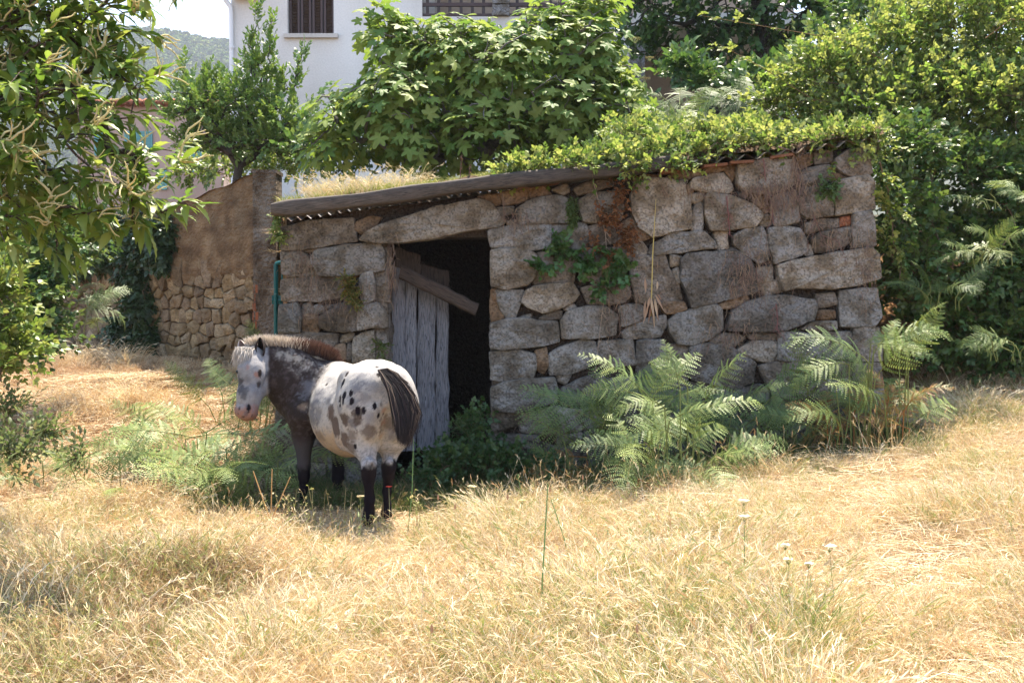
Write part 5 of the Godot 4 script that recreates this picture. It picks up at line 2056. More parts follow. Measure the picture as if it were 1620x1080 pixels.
func make_fruit_tree() -> void:
	var t := thing("small_fruit_tree", "small bright green fruit tree with upright shoots behind the garden wall", "tree")
	var cols := [Color(0.14, 0.22, 0.045), Color(0.18, 0.25, 0.06), Color(0.10, 0.18, 0.035)]
	var d := 15.6
	var root := [W(372, 330, d), W(374, 285, d), W(378, 262, d)]
	var blobs := [B(320, 165, d, 0.50, 0.30), B(390, 165, d, 0.48, 0.38), B(450, 195, d, 0.48, 0.30), B(350, 215, d, 0.46, 0.26), B(420, 225, d, 0.5, 0.2), B(295, 185, d, 0.30, 0.22), B(405, 115, d, 0.20, 0.34), B(480, 215, d, 0.22, 0.18), B(300, 225, d, 0.22, 0.14)]
	var sp := on_blobs(blobs, 1300, 0.85, 0.3)
	for q in [[405, 15, 410, 110], [290, 100, 300, 160], [325, 110, 330, 150], [430, 30, 425, 120], [480, 80, 460, 170], [450, 120, 440, 170], [345, 120, 350, 160], [395, 60, 400, 120]]:
		for k in 26:
			var u := rng.randf()
			sp.append([W(lerpf(q[0], q[2], u), lerpf(q[1], q[3], u), d) + rdir() * 0.05, Vector3.UP])
	var tips := []
	var xfs := []
	for s in sp:
		tips.append(s[0])
		xfs.append(frame(s[0], (s[1] + Vector3.UP * 0.8 + rdir() * 0.8).normalized(), (Vector3.UP + rdir()).normalized(), rr(0.8, 1.3)))
	var few := []
	for k in range(0, tips.size(), 3):
		few.append(tips[k])
	part("limbs", limbs(root, few, Color(0.11, 0.09, 0.07), 0.004, 0.06).mesh(), M.bark, t)
	var ms := []
	for k in 4:
		ms.append(spray("ovate", 9, 0.058, 0.032, 0.17, cols, 60 + k, false, 4))
	place_leaves(t, "leaf_spray", ms, M.leaf, xfs, 0)

func make_fig() -> void:
	var t := thing("fig_tree", "broad fig tree with large lobed leaves growing behind the shed roof", "tree")
	var cols := [Color(0.18, 0.255, 0.05), Color(0.22, 0.285, 0.06), Color(0.12, 0.20, 0.04), Color(0.27, 0.32, 0.08)]
	var ms := []
	for k in 7:
		ms.append(fig_leaf(rr(0.20, 0.28), cols[k % 4], 40 + k))
	var root := [W(740, 330, 13.6), W(742, 280, 13.6), W(735, 240, 13.5)]
	var blobs := [B(560, 180, 12.9, 0.50, 0.42), B(525, 225, 12.8, 0.34, 0.25), B(625, 70, 13.0, 0.36, 0.42), B(640, 170, 12.8, 0.62, 0.55), B(720, 90, 13.0, 0.62, 0.60), B(800, 110, 12.9, 0.66, 0.62), B(870, 70, 13.1, 0.55, 0.52), B(930, 80, 13.0, 0.48, 0.48), B(890, 170, 12.8, 0.62, 0.42), B(770, 205, 12.7, 0.60, 0.35), B(970, 150, 12.9, 0.36, 0.40), B(1020, 185, 12.7, 0.30, 0.25), B(600, 40, 13.1, 0.22, 0.36), B(680, 235, 12.8, 0.45, 0.22), B(930, 20, 13.3, 0.40, 0.32)]
	var sp := on_blobs(blobs, 500, 0.5, 0.72)
	var tips := []
	var leaves := []
	for s in sp:
		var p: Vector3 = s[0]
		var o: Vector3 = s[1]
		tips.append(p)
		var n := 5 + rng.randi() % 3
		for k in n:
			var a := TAU * k / n * 1.02 + rr(0, 0.6)
			var ax := (o + Vector3.UP * 0.9).normalized()
			var s1 := ax.cross(Vector3(0.3, 0.1, 0.9)).normalized()
			var s2 := ax.cross(s1)
			var ld := (s1 * cos(a) + s2 * sin(a) + ax * rr(-0.1, 0.4)).normalized()
			leaves.append(frame(p + ld * rr(0.07, 0.16) - ax * 0.03 * k, (ld + Vector3.DOWN * 0.08).normalized(), (ax + rdir() * 0.35).normalized(), rr(0.65, 1.1)))
	part("limbs", limbs(root, tips, Color(0.22, 0.20, 0.17), 0.006, 0.09).mesh(), M.bark, t)
	place_leaves(t, "leaf", ms, M.soft_leaf, leaves, 300)

func make_dark_tree() -> void:
	var t := thing("shade_tree", "tall dark leafy tree shading the loggia of the white house", "tree")
	var cols := [Color(0.035, 0.075, 0.018), Color(0.045, 0.09, 0.02), Color(0.06, 0.115, 0.025)]
	var d := 17.6
	var root := [W(1205, 190, d), W(1207, 60, d), W(1200, -20, d), W(1200, -80, d)]
	var blobs := [B(1010, 20, d, 0.55, 0.45), B(1080, 50, d, 0.55, 0.50), B(1150, 20, d, 0.7, 0.6), B(1060, -60, d, 0.9, 0.7), B(1250, 10, d, 0.8, 0.6), B(1340, -20, d, 0.7, 0.5), B(1200, -110, d, 1.3, 0.8), B(1050, 90, d, 0.30, 0.25), B(1130, 85, d, 0.35, 0.25), B(1300, 60, d + 0.5, 0.6, 0.5), B(1420, -40, d, 0.9, 0.6)]
	var sp := on_blobs(blobs, 1100, 0.7, 0.5)
	var tips := []
	var xfs := []
	for s in sp:
		tips.append(s[0])
		xfs.append(frame(s[0], (s[1] + Vector3.DOWN * 0.3 + rdir() * 0.8).normalized(), (Vector3.UP + rdir() * 0.6).normalized(), rr(0.8, 1.3)))
	var few := []
	for k in range(0, tips.size(), 4):
		few.append(tips[k])
	part("limbs", limbs(root, few, Color(0.07, 0.055, 0.045), 0.007, 0.16).mesh(), M.bark, t)
	var ms := []
	for k in 4:
		ms.append(spray("ovate", 9, 0.115, 0.065, 0.32, cols, 80 + k, false, 4))
	place_leaves(t, "leaf_spray", ms, M.leaf, xfs, 0)

func leafy_mass(called: String, label: String, category: String, blobs: Array, count: int, cols: Array, sd: int, ln := 0.055, wd := 0.04, twig := 0.26, trif := true, group := "", up := 0.5, m: Material = null, shell := 0.5, canes := 0.15) -> Node3D:
	var t := thing(called, label, category, Vector3.ZERO, group)
	var sp := on_blobs(blobs, count, shell, 0.72)
	var xfs := []
	var tips := []
	for s in sp:
		xfs.append(frame(s[0] - s[1] * twig * 0.4, (s[1] + Vector3.UP * up + rdir() * 0.9).normalized(), (Vector3.UP + s[1] * 0.6 + rdir() * 0.6).normalized(), rr(0.75, 1.25)))
		if rng.randf() < canes:
			tips.append(s[0])
	var low: Vector3 = blobs[0][0]
	for b in blobs:
		if b[0].y < low.y: low = b[0]
	if tips.size():
		part("canes", limbs([low - Vector3(0, 0.12, 0), low], tips, Color(0.15, 0.10, 0.06), 0.0016, 0.007, 0.05).mesh(), M.stem, t)
	var ms := []
	for k in 4:
		ms.append(spray("ovate", 5 if trif else 8, ln, wd, twig, cols, sd + k, trif, 3))
	place_leaves(t, "leaf_spray", ms, m if m else M.leaf, xfs, 0)
	return t

func make_thickets() -> void:
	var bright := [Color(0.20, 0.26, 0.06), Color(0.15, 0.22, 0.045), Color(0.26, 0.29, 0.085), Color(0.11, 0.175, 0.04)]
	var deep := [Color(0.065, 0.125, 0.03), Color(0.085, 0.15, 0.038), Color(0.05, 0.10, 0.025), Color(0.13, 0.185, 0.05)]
	leafy_mass("bramble_thicket", "tall bramble thicket in full sun filling the bank right of the shed", "brambles", [
		B(1320, 130, 11.6, 0.55, 0.42), B(1420, 90, 11.8, 0.65, 0.5), B(1520, 60, 11.8, 0.7, 0.55), B(1610, 80, 11.6, 0.7, 0.6), B(1400, 190, 11.2, 0.55, 0.4), B(1500, 170, 11.2, 0.65, 0.5), B(1600, 200, 11.0, 0.65, 0.55), B(1250, 160, 11.8, 0.38, 0.2),
		B(1700, 120, 11.4, 0.8, 0.8), B(1700, 300, 10.8, 0.6, 0.6)], 3900, bright, 100, 0.052, 0.036, 0.28, true, "", 0.5, M.sun_leaf, 0.45)
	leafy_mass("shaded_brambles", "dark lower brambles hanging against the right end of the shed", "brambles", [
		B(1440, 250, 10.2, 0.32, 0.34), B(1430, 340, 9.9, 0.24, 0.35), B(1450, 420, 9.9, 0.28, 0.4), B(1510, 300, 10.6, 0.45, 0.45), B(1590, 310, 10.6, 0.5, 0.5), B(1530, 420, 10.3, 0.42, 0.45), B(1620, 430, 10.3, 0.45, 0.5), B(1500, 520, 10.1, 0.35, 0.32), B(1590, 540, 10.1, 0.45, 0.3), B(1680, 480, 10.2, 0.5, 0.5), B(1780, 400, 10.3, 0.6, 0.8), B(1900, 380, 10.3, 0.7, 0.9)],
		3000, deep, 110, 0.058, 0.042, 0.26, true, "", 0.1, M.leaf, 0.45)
	# creeper on the roof, bright and hanging over the eave
	var roofb := []
	for k in 44:
		var u := k / 43.0
		var px := lerpf(800, 1390, u) + rr(-8, 8)
		var py := lerpf(270, 212, u) - 6.0 * sin(u * PI) + rr(-6, 6)
		roofb.append(B(px, py, 9.42 + 0.35 * sstep(0.1, 0.5, u) * rng.randf(), rr(0.05, 0.12), lerpf(0.03, 0.055, sstep(0.05, 0.5, u)) * rr(0.4, 1.6), rr(0.08, 0.2)))
	for k in 22:
		roofb.append(B(rr(960, 1390), rr(204, 230), rr(9.8, 11.4), rr(0.10, 0.28), rr(0.03, 0.08), 0.3))
	for q in [[905, 262, 9.27, 0.05], [940, 266, 9.26, 0.06], [985, 262, 9.26, 0.07], [1020, 258, 9.26, 0.08], [1060, 254, 9.27, 0.08], [1075, 262, 9.30, 0.06], [1110, 252, 9.33, 0.05], [1000, 275, 9.30, 0.05], [1150, 232, 9.34, 0.04], [1240, 222, 9.36, 0.05], [1302, 240, 9.38, 0.05], [1310, 262, 9.38, 0.035], [1345, 220, 9.4, 0.06], [1390, 240, 9.45, 0.09], [1400, 280, 9.5, 0.10], [1412, 330, 9.55, 0.11], [1405, 380, 9.6, 0.09], [1425, 420, 9.6, 0.09], [1345, 258, 9.38, 0.03]]:
		roofb.append(B(q[0], q[1], q[2], q[3], q[3] * rr(0.8, 1.5), q[3] * 0.8))
	leafy_mass("roof_creeper", "yellow green creeper carpeting the right half of the shed roof", "creeper", roofb, 2100, [Color(0.26, 0.30, 0.075), Color(0.21, 0.27, 0.065), Color(0.31, 0.33, 0.11), Color(0.13, 0.20, 0.045), Color(0.10, 0.16, 0.035)], 120, 0.045, 0.026, 0.18, true, "", 0.25, M.soft_leaf, 0.8, 0.12)
	# arching bramble canes against the shade
	for q in [["long thorny bramble cane arching over the dark garden", [[1400, 95], [1330, 62], [1230, 45], [1112, 25]], 11.4], ["lower bramble cane dipping towards the roof with new leaves", [[1290, 160], [1225, 118], [1185, 95], [1138, 70]], 11.4], ["bramble cane with pale leaves leaning out of the thicket top", [[1560, 60], [1600, 30], [1640, 35], [1660, 60]], 11.0]]:
		var c := thing("bramble_cane", q[0], "bramble cane")
		var pts := []
		for k in 13:
			var u: float = k / 12.0 * 3.0
			var j := mini(int(u), 2)
			pts.append(W(lerpf(q[1][j][0], q[1][j + 1][0], u - j), lerpf(q[1][j][1], q[1][j + 1][1], u - j), q[2]))
		var rad := []
		for k in 13: rad.append(lerpf(0.006, 0.002, k / 12.0))
		var mb := MB.new()
		mb.tube(pts, rad, Color(0.25, 0.15, 0.07), 5)
		made("stem", mb, M.stem, c)
		var lm := []
		for k in 2:
			lm.append(spray("ovate", 3, 0.07, 0.045, 0.08, [Color(0.22, 0.25, 0.07), Color(0.17, 0.22, 0.055)], 130 + k, true, 3))
		for k in 12:
			part("leaf", lm[k % 2], M.soft_leaf, c, frame(pts[k + 1], (Vector3(-0.5, 0.4, 0.3) + rdir() * 0.8).normalized(), Vector3.UP, rr(0.6, 1.0)))
	# dark growth in the shaded garden behind the roof
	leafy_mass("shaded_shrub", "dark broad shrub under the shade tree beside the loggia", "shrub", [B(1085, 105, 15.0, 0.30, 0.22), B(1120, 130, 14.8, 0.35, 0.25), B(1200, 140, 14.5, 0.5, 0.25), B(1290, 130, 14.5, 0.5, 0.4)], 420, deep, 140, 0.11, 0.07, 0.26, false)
	leafy_mass("fig_darkening_scrub", "green scrub at the terrace foot added and raised behind the fig to darken its inside", "shrub", [B(580, 215, 14.5, 0.6, 0.5), B(700, 190, 14.8, 0.9, 0.75), B(850, 180, 14.8, 0.9, 0.75), B(500, 235, 14.4, 0.4, 0.3), B(960, 190, 14.6, 0.6, 0.6), B(780, 120, 14.9, 0.8, 0.55)], 1500, deep, 150, 0.08, 0.05, 0.26, false)  # added behind the fig so the gaps between its leaves read dark
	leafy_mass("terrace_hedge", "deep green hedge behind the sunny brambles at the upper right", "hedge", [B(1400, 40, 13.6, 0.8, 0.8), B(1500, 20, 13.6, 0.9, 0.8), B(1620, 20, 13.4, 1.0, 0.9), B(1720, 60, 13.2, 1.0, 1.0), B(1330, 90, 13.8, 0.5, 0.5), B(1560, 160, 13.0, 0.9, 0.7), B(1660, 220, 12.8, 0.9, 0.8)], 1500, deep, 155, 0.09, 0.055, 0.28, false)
	leafy_mass("garden_shrub", "bright low shrub behind the garden wall beside the grey pillar", "shrub", [B(350, 262, 16.5, 0.4, 0.25), B(430, 255, 16.5, 0.5, 0.3), B(300, 270, 16.8, 0.35, 0.2), B(480, 250, 16.0, 0.4, 0.3)], 420, bright, 157, 0.07, 0.045, 0.24, false)
	# left: shrubs beside the path
	leafy_mass("path_bush", "sunlit leafy bush at the left edge beside the path", "shrub", [B(-15, 480, 7.6, 0.20, 0.30), B(22, 545, 7.7, 0.16, 0.13), B(-70, 440, 7.6, 0.34, 0.5), B(0, 420, 7.9, 0.14, 0.14), B(0, 575, 7.5, 0.18, 0.10)], 380, bright, 160, 0.055, 0.036, 0.22, true)
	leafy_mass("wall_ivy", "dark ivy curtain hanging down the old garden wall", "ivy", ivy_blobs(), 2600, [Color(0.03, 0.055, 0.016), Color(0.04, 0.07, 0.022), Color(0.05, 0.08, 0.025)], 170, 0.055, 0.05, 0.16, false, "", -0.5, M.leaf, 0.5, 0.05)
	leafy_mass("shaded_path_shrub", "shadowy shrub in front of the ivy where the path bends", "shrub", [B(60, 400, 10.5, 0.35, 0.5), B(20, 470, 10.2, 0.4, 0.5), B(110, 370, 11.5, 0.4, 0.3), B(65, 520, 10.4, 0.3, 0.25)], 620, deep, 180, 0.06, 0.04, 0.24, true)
	leafy_mass("doorstep_bramble", "low dark bramble sprawling across the foot of the open doorway", "brambles", [B(745, 690, 9.1, 0.16, 0.2), B(720, 735, 8.95, 0.26, 0.12), B(790, 735, 8.95, 0.3, 0.14), B(850, 750, 8.95, 0.26, 0.10), B(680, 760, 8.8, 0.2, 0.07), B(760, 660, 9.2, 0.08, 0.12)], 520, [Color(0.05, 0.10, 0.03), Color(0.07, 0.12, 0.035), Color(0.035, 0.075, 0.022)], 190, 0.034, 0.026, 0.17, true, "", 0.7, M.leaf, 0.8, 0.05)
	leafy_mass("wall_ivy_sprig", "green trailing vine with fresh leaves on the shed wall under the eave", "vine", [B(930, 415, 9.38, 0.09, 0.10, 0.04), B(965, 400, 9.38, 0.09, 0.10, 0.04), B(890, 400, 9.38, 0.10, 0.07, 0.04), B(860, 420, 9.39, 0.08, 0.05, 0.03), B(985, 430, 9.38, 0.06, 0.10, 0.04), B(880, 385, 9.38, 0.08, 0.05, 0.03), B(955, 455, 9.39, 0.05, 0.06, 0.03)], 120, [Color(0.07, 0.15, 0.04), Color(0.055, 0.12, 0.035), Color(0.09, 0.165, 0.05)], 200, 0.04, 0.034, 0.11, true, "", -0.2, M.leaf, 0.9, 0.0)
	leafy_mass("dead_creeper", "rust brown dead creeper dangling from the eave down the wall", "dead creeper", [B(982, 300, 9.36, 0.06, 0.09, 0.04), B(975, 340, 9.37, 0.05, 0.10, 0.04), B(990, 375, 9.38, 0.05, 0.12, 0.04), B(955, 345, 9.38, 0.06, 0.04, 0.03), B(945, 320, 9.38, 0.04, 0.05, 0.03), B(940, 375, 9.39, 0.05, 0.08, 0.03), B(1000, 360, 9.38, 0.04, 0.08, 0.03), B(965, 400, 9.37, 0.05, 0.06, 0.03)], 120, [Color(0.20, 0.075, 0.03), Color(0.15, 0.06, 0.025), Color(0.25, 0.11, 0.045)], 210, 0.028, 0.016, 0.12, true, "", -0.6, M.soft_leaf, 0.9, 0.0)
	leafy_mass("hanging_moss_plant", "small dense green cushion plant hanging between two blocks", "wall plant", [B(905, 325, 9.37, 0.045, 0.10, 0.03), B(908, 345, 9.36, 0.035, 0.07, 0.03)], 170, [Color(0.10, 0.14, 0.035), Color(0.07, 0.11, 0.03)], 220, 0.018, 0.010, 0.06, false, "", -0.8, M.soft_leaf, 0.9, 0.0)
	leafy_mass("joint_plant", "yellowing small plant rooted in a joint left of the doorway", "wall plant", [B(552, 455, 9.38, 0.05, 0.07, 0.03), B(562, 475, 9.37, 0.04, 0.05, 0.03), B(545, 440, 9.39, 0.03, 0.04, 0.02)], 110, [Color(0.17, 0.16, 0.04), Color(0.10, 0.13, 0.035), Color(0.24, 0.16, 0.05)], 230, 0.026, 0.018, 0.08, false, "", 0.0, M.soft_leaf, 0.9, 0.0)
	leafy_mass("jamb_sprig", "tiny green sprig growing by the door jamb above the pony", "wall plant", [B(605, 548, 9.36, 0.05, 0.06, 0.03), B(600, 570, 9.36, 0.04, 0.05, 0.03)], 40, [Color(0.13, 0.17, 0.05), Color(0.10, 0.13, 0.035)], 240, 0.024, 0.017, 0.08, false, "", 0.0, M.soft_leaf, 0.9, 0.0)
	leafy_mass("pillar_sprig", "leafy sprig hanging off the left corner under the beam", "wall plant", [B(440, 372, 9.42, 0.04, 0.10, 0.04), B(438, 345, 9.42, 0.04, 0.06, 0.04)], 50, bright, 250, 0.03, 0.02, 0.10, false, "", -0.3, M.soft_leaf, 0.9, 0.0)
	leafy_mass("stone_top_sprig", "three leaved sprig on the upper right blocks of the wall", "wall plant", [B(1310, 300, 9.39, 0.07, 0.05, 0.03), B(1325, 292, 9.38, 0.05, 0.05, 0.03)], 22, [Color(0.09, 0.15, 0.045)], 260, 0.032, 0.026, 0.10, true, "", -0.2, M.leaf, 0.9, 0.0)
	leafy_mass("ground_scrub", "grey green scrub at the left foreground edge by the path", "shrub", [B(20, 720, 6.9, 0.24, 0.14), B(70, 690, 7.2, 0.16, 0.12), B(120, 730, 7.0, 0.10, 0.12), B(10, 650, 7.4, 0.18, 0.12)], 170, [Color(0.13, 0.16, 0.07), Color(0.10, 0.14, 0.05), Color(0.19, 0.17, 0.09)], 270, 0.042, 0.022, 0.18, false, "", 0.7, M.soft_leaf, 0.9, 0.0)

func ivy_blobs() -> Array:
	var out := []
	for q in [[235, 385, 0.3], [215, 430, 0.32], [225, 480, 0.28], [200, 520, 0.25], [235, 535, 0.2], [260, 400, 0.22], [165, 390, 0.34], [130, 400, 0.35], [195, 365, 0.34], [260, 360, 0.25], [85, 400, 0.4], [205, 555, 0.14]]:
		out.append(B(q[0], q[1], 10.23 / (1.0 + 0.93 * (q[0] - 810.0) / FOCAL) - 0.14, q[2], q[2], 0.16))
	return out

# ---------------------------------------------------------------- ferns
var frond_meshes := {}

func fern_kinds() -> void:
	var g := [Color(0.11, 0.16, 0.042), Color(0.13, 0.18, 0.05), Color(0.085, 0.13, 0.035)]
	var b := [Color(0.19, 0.25, 0.06), Color(0.23, 0.28, 0.075), Color(0.14, 0.205, 0.05)]
	var y := [Color(0.30, 0.17, 0.035), Color(0.24, 0.11, 0.03), Color(0.16, 0.16, 0.04), Color(0.33, 0.20, 0.05)]
	for q in [["green", g], ["bright", b], ["rust", y]]:
		var l := []
		for k in 6:
			l.append(frond(0.8, [0.9, 1.4, 0.6, 1.8, 1.1, 2.2][k], q[1], 300 + k * 3 + q[0].length(), [18, 20, 16, 18, 21, 17][k], [0.36, 0.30, 0.40, 0.33, 0.28, 0.36][k]))
		frond_meshes[q[0]] = l

func fern(label: String, at: Vector3, size: float, list: Array, group := "", called := "bracken_fern") -> void:
	# list of [kind, azimuth in degrees (0 = right, 90 = away, 270 = to the viewer), rise in degrees, length factor]
	var t := thing(called, label, "fern", at, group)
	var st := MB.new()
	for k in list.size():
		var q = list[k]
		var az := deg_to_rad(q[1])
		var el := deg_to_rad(q[2])
		var dir := Vector3(cos(az) * cos(el), sin(el), -sin(az) * cos(el))
		var rise: float = q[4] if q.size() > 4 else 0.0
		var foot := Vector3(rr(-0.30, 0.30), 0, rr(-0.13, 0.10)) * size
		var p0 := foot + Vector3(rr(-0.06, 0.06), rise * size * rr(0.75, 1.15), rr(-0.06, 0.06)) + Vector3(cos(az), 0, -sin(az)) * 0.05 * size
		st.tube([foot - Vector3(0, 0.06, 0), foot.lerp(p0, 0.5) + Vector3(rr(-0.02, 0.02), 0, 0), p0, p0 + dir * 0.12 * size], [0.005, 0.005, 0.0045, 0.003], Color(0.15, 0.17, 0.05) if q[0] != "rust" else Color(0.25, 0.10, 0.03), 4, false)
		var ms: Array = frond_meshes[q[0]]
		part("frond", ms[(k * 5 + int(q[1])) % 6], M.fern, t, frame(p0, dir, (Vector3.UP * 0.75 + Vector3(0, 0, 0.75) + rdir() * 0.35).normalized(), size * q[3]))
	made("stalks", st, M.stem, t)

func ring(kind: String, n: int, el0: float, el1: float, l0: float, l1: float, rise := 0.0, a0 := 0.0, a1 := 360.0) -> Array:
	var out := []
	for k in n:
		out.append([kind, lerpf(a0, a1, (k + rr(0.1, 0.9)) / n), rr(el0, el1), rr(l0, l1), rise * rr(0.3, 1.3)])
	return out

func make_ferns() -> void:
	fern_kinds()
	var g1 := on_ground(W(1060, 740, 8.12).x, 8.12)
	fern("largest sunlit bracken clump in front of the long stone wall", g1, 1.0, ring("bright", 16, 5, 50, 0.55, 0.85, 0.6, 150, 390) + ring("bright", 10, 40, 85, 0.5, 0.8, 0.85) + ring("green", 12, -5, 35, 0.6, 0.95, 0.3, 140, 400) + ring("rust", 2, -20, 10, 0.4, 0.6, 0.2, 180, 360))
	fern("dull green bracken left of the largest clump with drooping fronds", on_ground(W(960, 730, 8.95).x, 8.95), 1.15, ring("green", 14, 15, 60, 0.6, 0.95, 0.45, 120, 380) + ring("rust", 3, -5, 25, 0.5, 0.7, 0.2, 170, 300))
	fern("shaded bracken between the two sunlit clumps at the wall foot", on_ground(W(1150, 715, 9.0).x, 9.0), 1.05, ring("green", 13, 10, 65, 0.6, 0.9, 0.4, 0, 360))
	fern("thin shaded bracken against the wall left of the rusty clump", on_ground(W(1235, 705, 9.05).x, 9.05), 1.05, ring("green", 9, 15, 60, 0.6, 0.95, 0.3, 60, 300))
	fern("tall bracken with rust coloured lower fronds at the right corner", on_ground(W(1375, 690, 8.6).x, 8.6), 1.0, ring("bright", 17, 0, 45, 0.55, 0.9, 0.75, -40, 320) + ring("bright", 6, 40, 80, 0.5, 0.75, 1.0) + ring("rust", 16, 10, 80, 0.4, 0.75, 0.3) + ring("green", 5, 20, 50, 0.8, 1.0, 0.6, 150, 210) + ring("rust", 2, 20, 40, 0.6, 0.8, 0.2, 180, 250))
	fern("sunlit bracken spilling over the path behind the pony's head", on_ground(W(325, 690, 9.0).x, 9.0), 1.2, ring("bright", 14, 5, 40, 0.6, 0.95, 0.35, 110, 400) + ring("green", 9, 0, 40, 0.6, 0.8, 0.3, 150, 360))
	fern("broad lower bracken fronds lying left of the pony's forelegs", on_ground(W(365, 735, 8.7).x, 8.7), 1.15, ring("bright", 12, 0, 35, 0.6, 0.95, 0.3, 130, 380) + ring("green", 8, 5, 30, 0.5, 0.7, 0.1, 120, 280))
	fern("upright bracken between the green gate post and the shed corner", on_ground(W(395, 610, 10.6).x, 10.6), 1.05, ring("green", 9, 30, 75, 0.6, 0.85, 0.45, 60, 330) + ring("bright", 3, 30, 60, 0.5, 0.7, 0.5))
	fern("pale bracken at the middle of the trodden path edge", on_ground(W(290, 655, 10.1).x, 10.1), 0.95, ring("bright", 7, 15, 50, 0.6, 0.9, 0.15, 120, 300))
	fern("single small bracken standing beside the flat stone", on_ground(W(175, 775, 8.3).x, 8.3), 0.85, ring("bright", 6, 15, 40, 0.6, 0.85, 0.35, 0, 360))
	fern("grey green bracken at the left edge of the path", on_ground(W(85, 700, 8.6).x, 8.6), 0.95, ring("bright", 6, 10, 45, 0.6, 0.9, 0.2, 0, 360) + ring("green", 4, 5, 30, 0.5, 0.8, 0.15))
	fern("withering bracken in the lower left corner by the dry grass", on_ground(W(25, 880, 6.0).x, 6.0), 0.5, ring("bright", 5, 15, 45, 0.6, 0.9, 0.2, 0, 360) + ring("rust", 4, 0, 30, 0.6, 0.9, 0.1, -20, 60))
	fern("shadowed bracken hanging over the ivy under the chestnut", W(130, 470, 11.3) + Vector3(0, -0.3, 0), 0.8, ring("green", 8, 5, 45, 0.7, 1.0, 0.3, -40, 120))
	fern("yellow tipped bracken at the step right of the doorway", on_ground(W(905, 735, 8.9).x, 8.9), 0.6, ring("rust", 5, 10, 40, 0.6, 0.95, 0.25, 120, 250) + ring("green", 4, 20, 60, 0.6, 0.9, 0.3))
	fern("pale bracken drooping from the brambles at mid right edge", W(1575, 410, 9.5), 0.75, ring("bright", 9, 0, 45, 0.6, 0.95, 0.1, 120, 300))
	fern("bracken at the right edge under the shaded brambles", W(1600, 560, 9.3), 0.75, ring("bright", 8, 5, 50, 0.5, 0.9, 0.1, 100, 300))
	fern("higher bracken on the right bank above the pale one", W(1600, 320, 9.8), 0.7, ring("bright", 7, 0, 40, 0.5, 0.9, 0.1, 100, 280))
	fern("bracken beside the right corner under the hanging creeper", W(1490, 480, 9.5), 0.7, ring("green", 8, 10, 60, 0.6, 0.95, 0.1, 0, 360))
	fern("bracken tip rising from the roof creeper", W(1090, 205, 10.2), 0.6, ring("bright", 5, 25, 75, 0.6, 0.9, 0.1))
	fern("dark bracken bed left half under the shade tree", W(1095, 195, 13.6), 1.0, ring("green", 12, 5, 60, 0.7, 1.0, 0.2))
	fern("dark bracken bed right half under the shade tree", W(1190, 185, 13.4), 1.0, ring("green", 12, 5, 60, 0.7, 1.0, 0.2))

# ---------------------------------------------------------------- small things
func stalk(called: String, label: String, category: String, base: Vector3, top: Vector3, r: float, col: Color, bow := 0.0) -> Node3D:
	var t := thing(called, label, category, base)
	var mid := (top - base) * 0.5 + Vector3(bow, 0, bow * 0.4)
	var mb := MB.new()
	mb.tube([Vector3(0, -0.03, 0), mid * 0.5 + Vector3(bow * 0.2, 0, 0), mid, (top - base) * 0.8 + Vector3(bow * 0.4, 0, 0), top - base], [r, r, r * 0.9, r * 0.75, r * 0.5], col, 5)
	made("stem", mb, M.stem, t)
	return t

func stand(px: float, py: float, h: float) -> float:     # the distance at which something h metres tall reaches there
	var d := 4.0
	while d < 9.3:
		var p := W(px, py, d)
		if p.y - ground_y(p.x, d) < h:
			return d
		d += 0.05
	return d

func umbel(label: String, px: float, py: float, d0: float, size: float, col := Color(0.74, 0.72, 0.60)) -> void:
	var d := d0 if py < 300 else stand(px, py, 0.40)
	var top := W(px, py, d)
	var base := on_ground(top.x + rr(-0.04, 0.04), d + rr(-0.04, 0.04))
	var t := stalk("wild_carrot", label, "wildflower", base, top, 0.0018, Color(0.27, 0.29, 0.12), rr(-0.02, 0.02))
	var o := top - base
	var mb := MB.new()
	for k in 46:
		var a := k * 2.4
		var r := size * sqrt(k / 46.0)
		var c := o + Vector3(cos(a) * r, 0.012 - r * r * 2.0 + rr(-0.003, 0.003), sin(a) * r)
		mb.ribbon([o - Vector3(0, size * 0.6, 0), c], [0.0012, 0.0012], rdir(), Color(0.3, 0.33, 0.15))
		for j in 4:
			var e := rdir() * 0.006
			mb.flat_quad(c + Vector3(e.x, 0.002, e.z), c + Vector3(-e.z, 0.003, e.x), c + Vector3(-e.x, 0.002, -e.z), c + Vector3(e.z, 0.001, -e.x), col * rr(0.85, 1.1))
	made("flower_head", mb, M.petal, t)
	var lm := MB.new()
	for k in 9:
		var u := rr(0.15, 0.75)
		add_leaf(lm, frame(o * u, Vector3(rr(-1, 1), rr(0.2, 0.9), rr(-1, 1)).normalized(), Vector3.UP), rr(0.03, 0.07), 0.008, "lance", 0.2, 0.3, Color(0.20, 0.25, 0.09), 3)
	made("leaves", lm, M.soft_leaf, t)

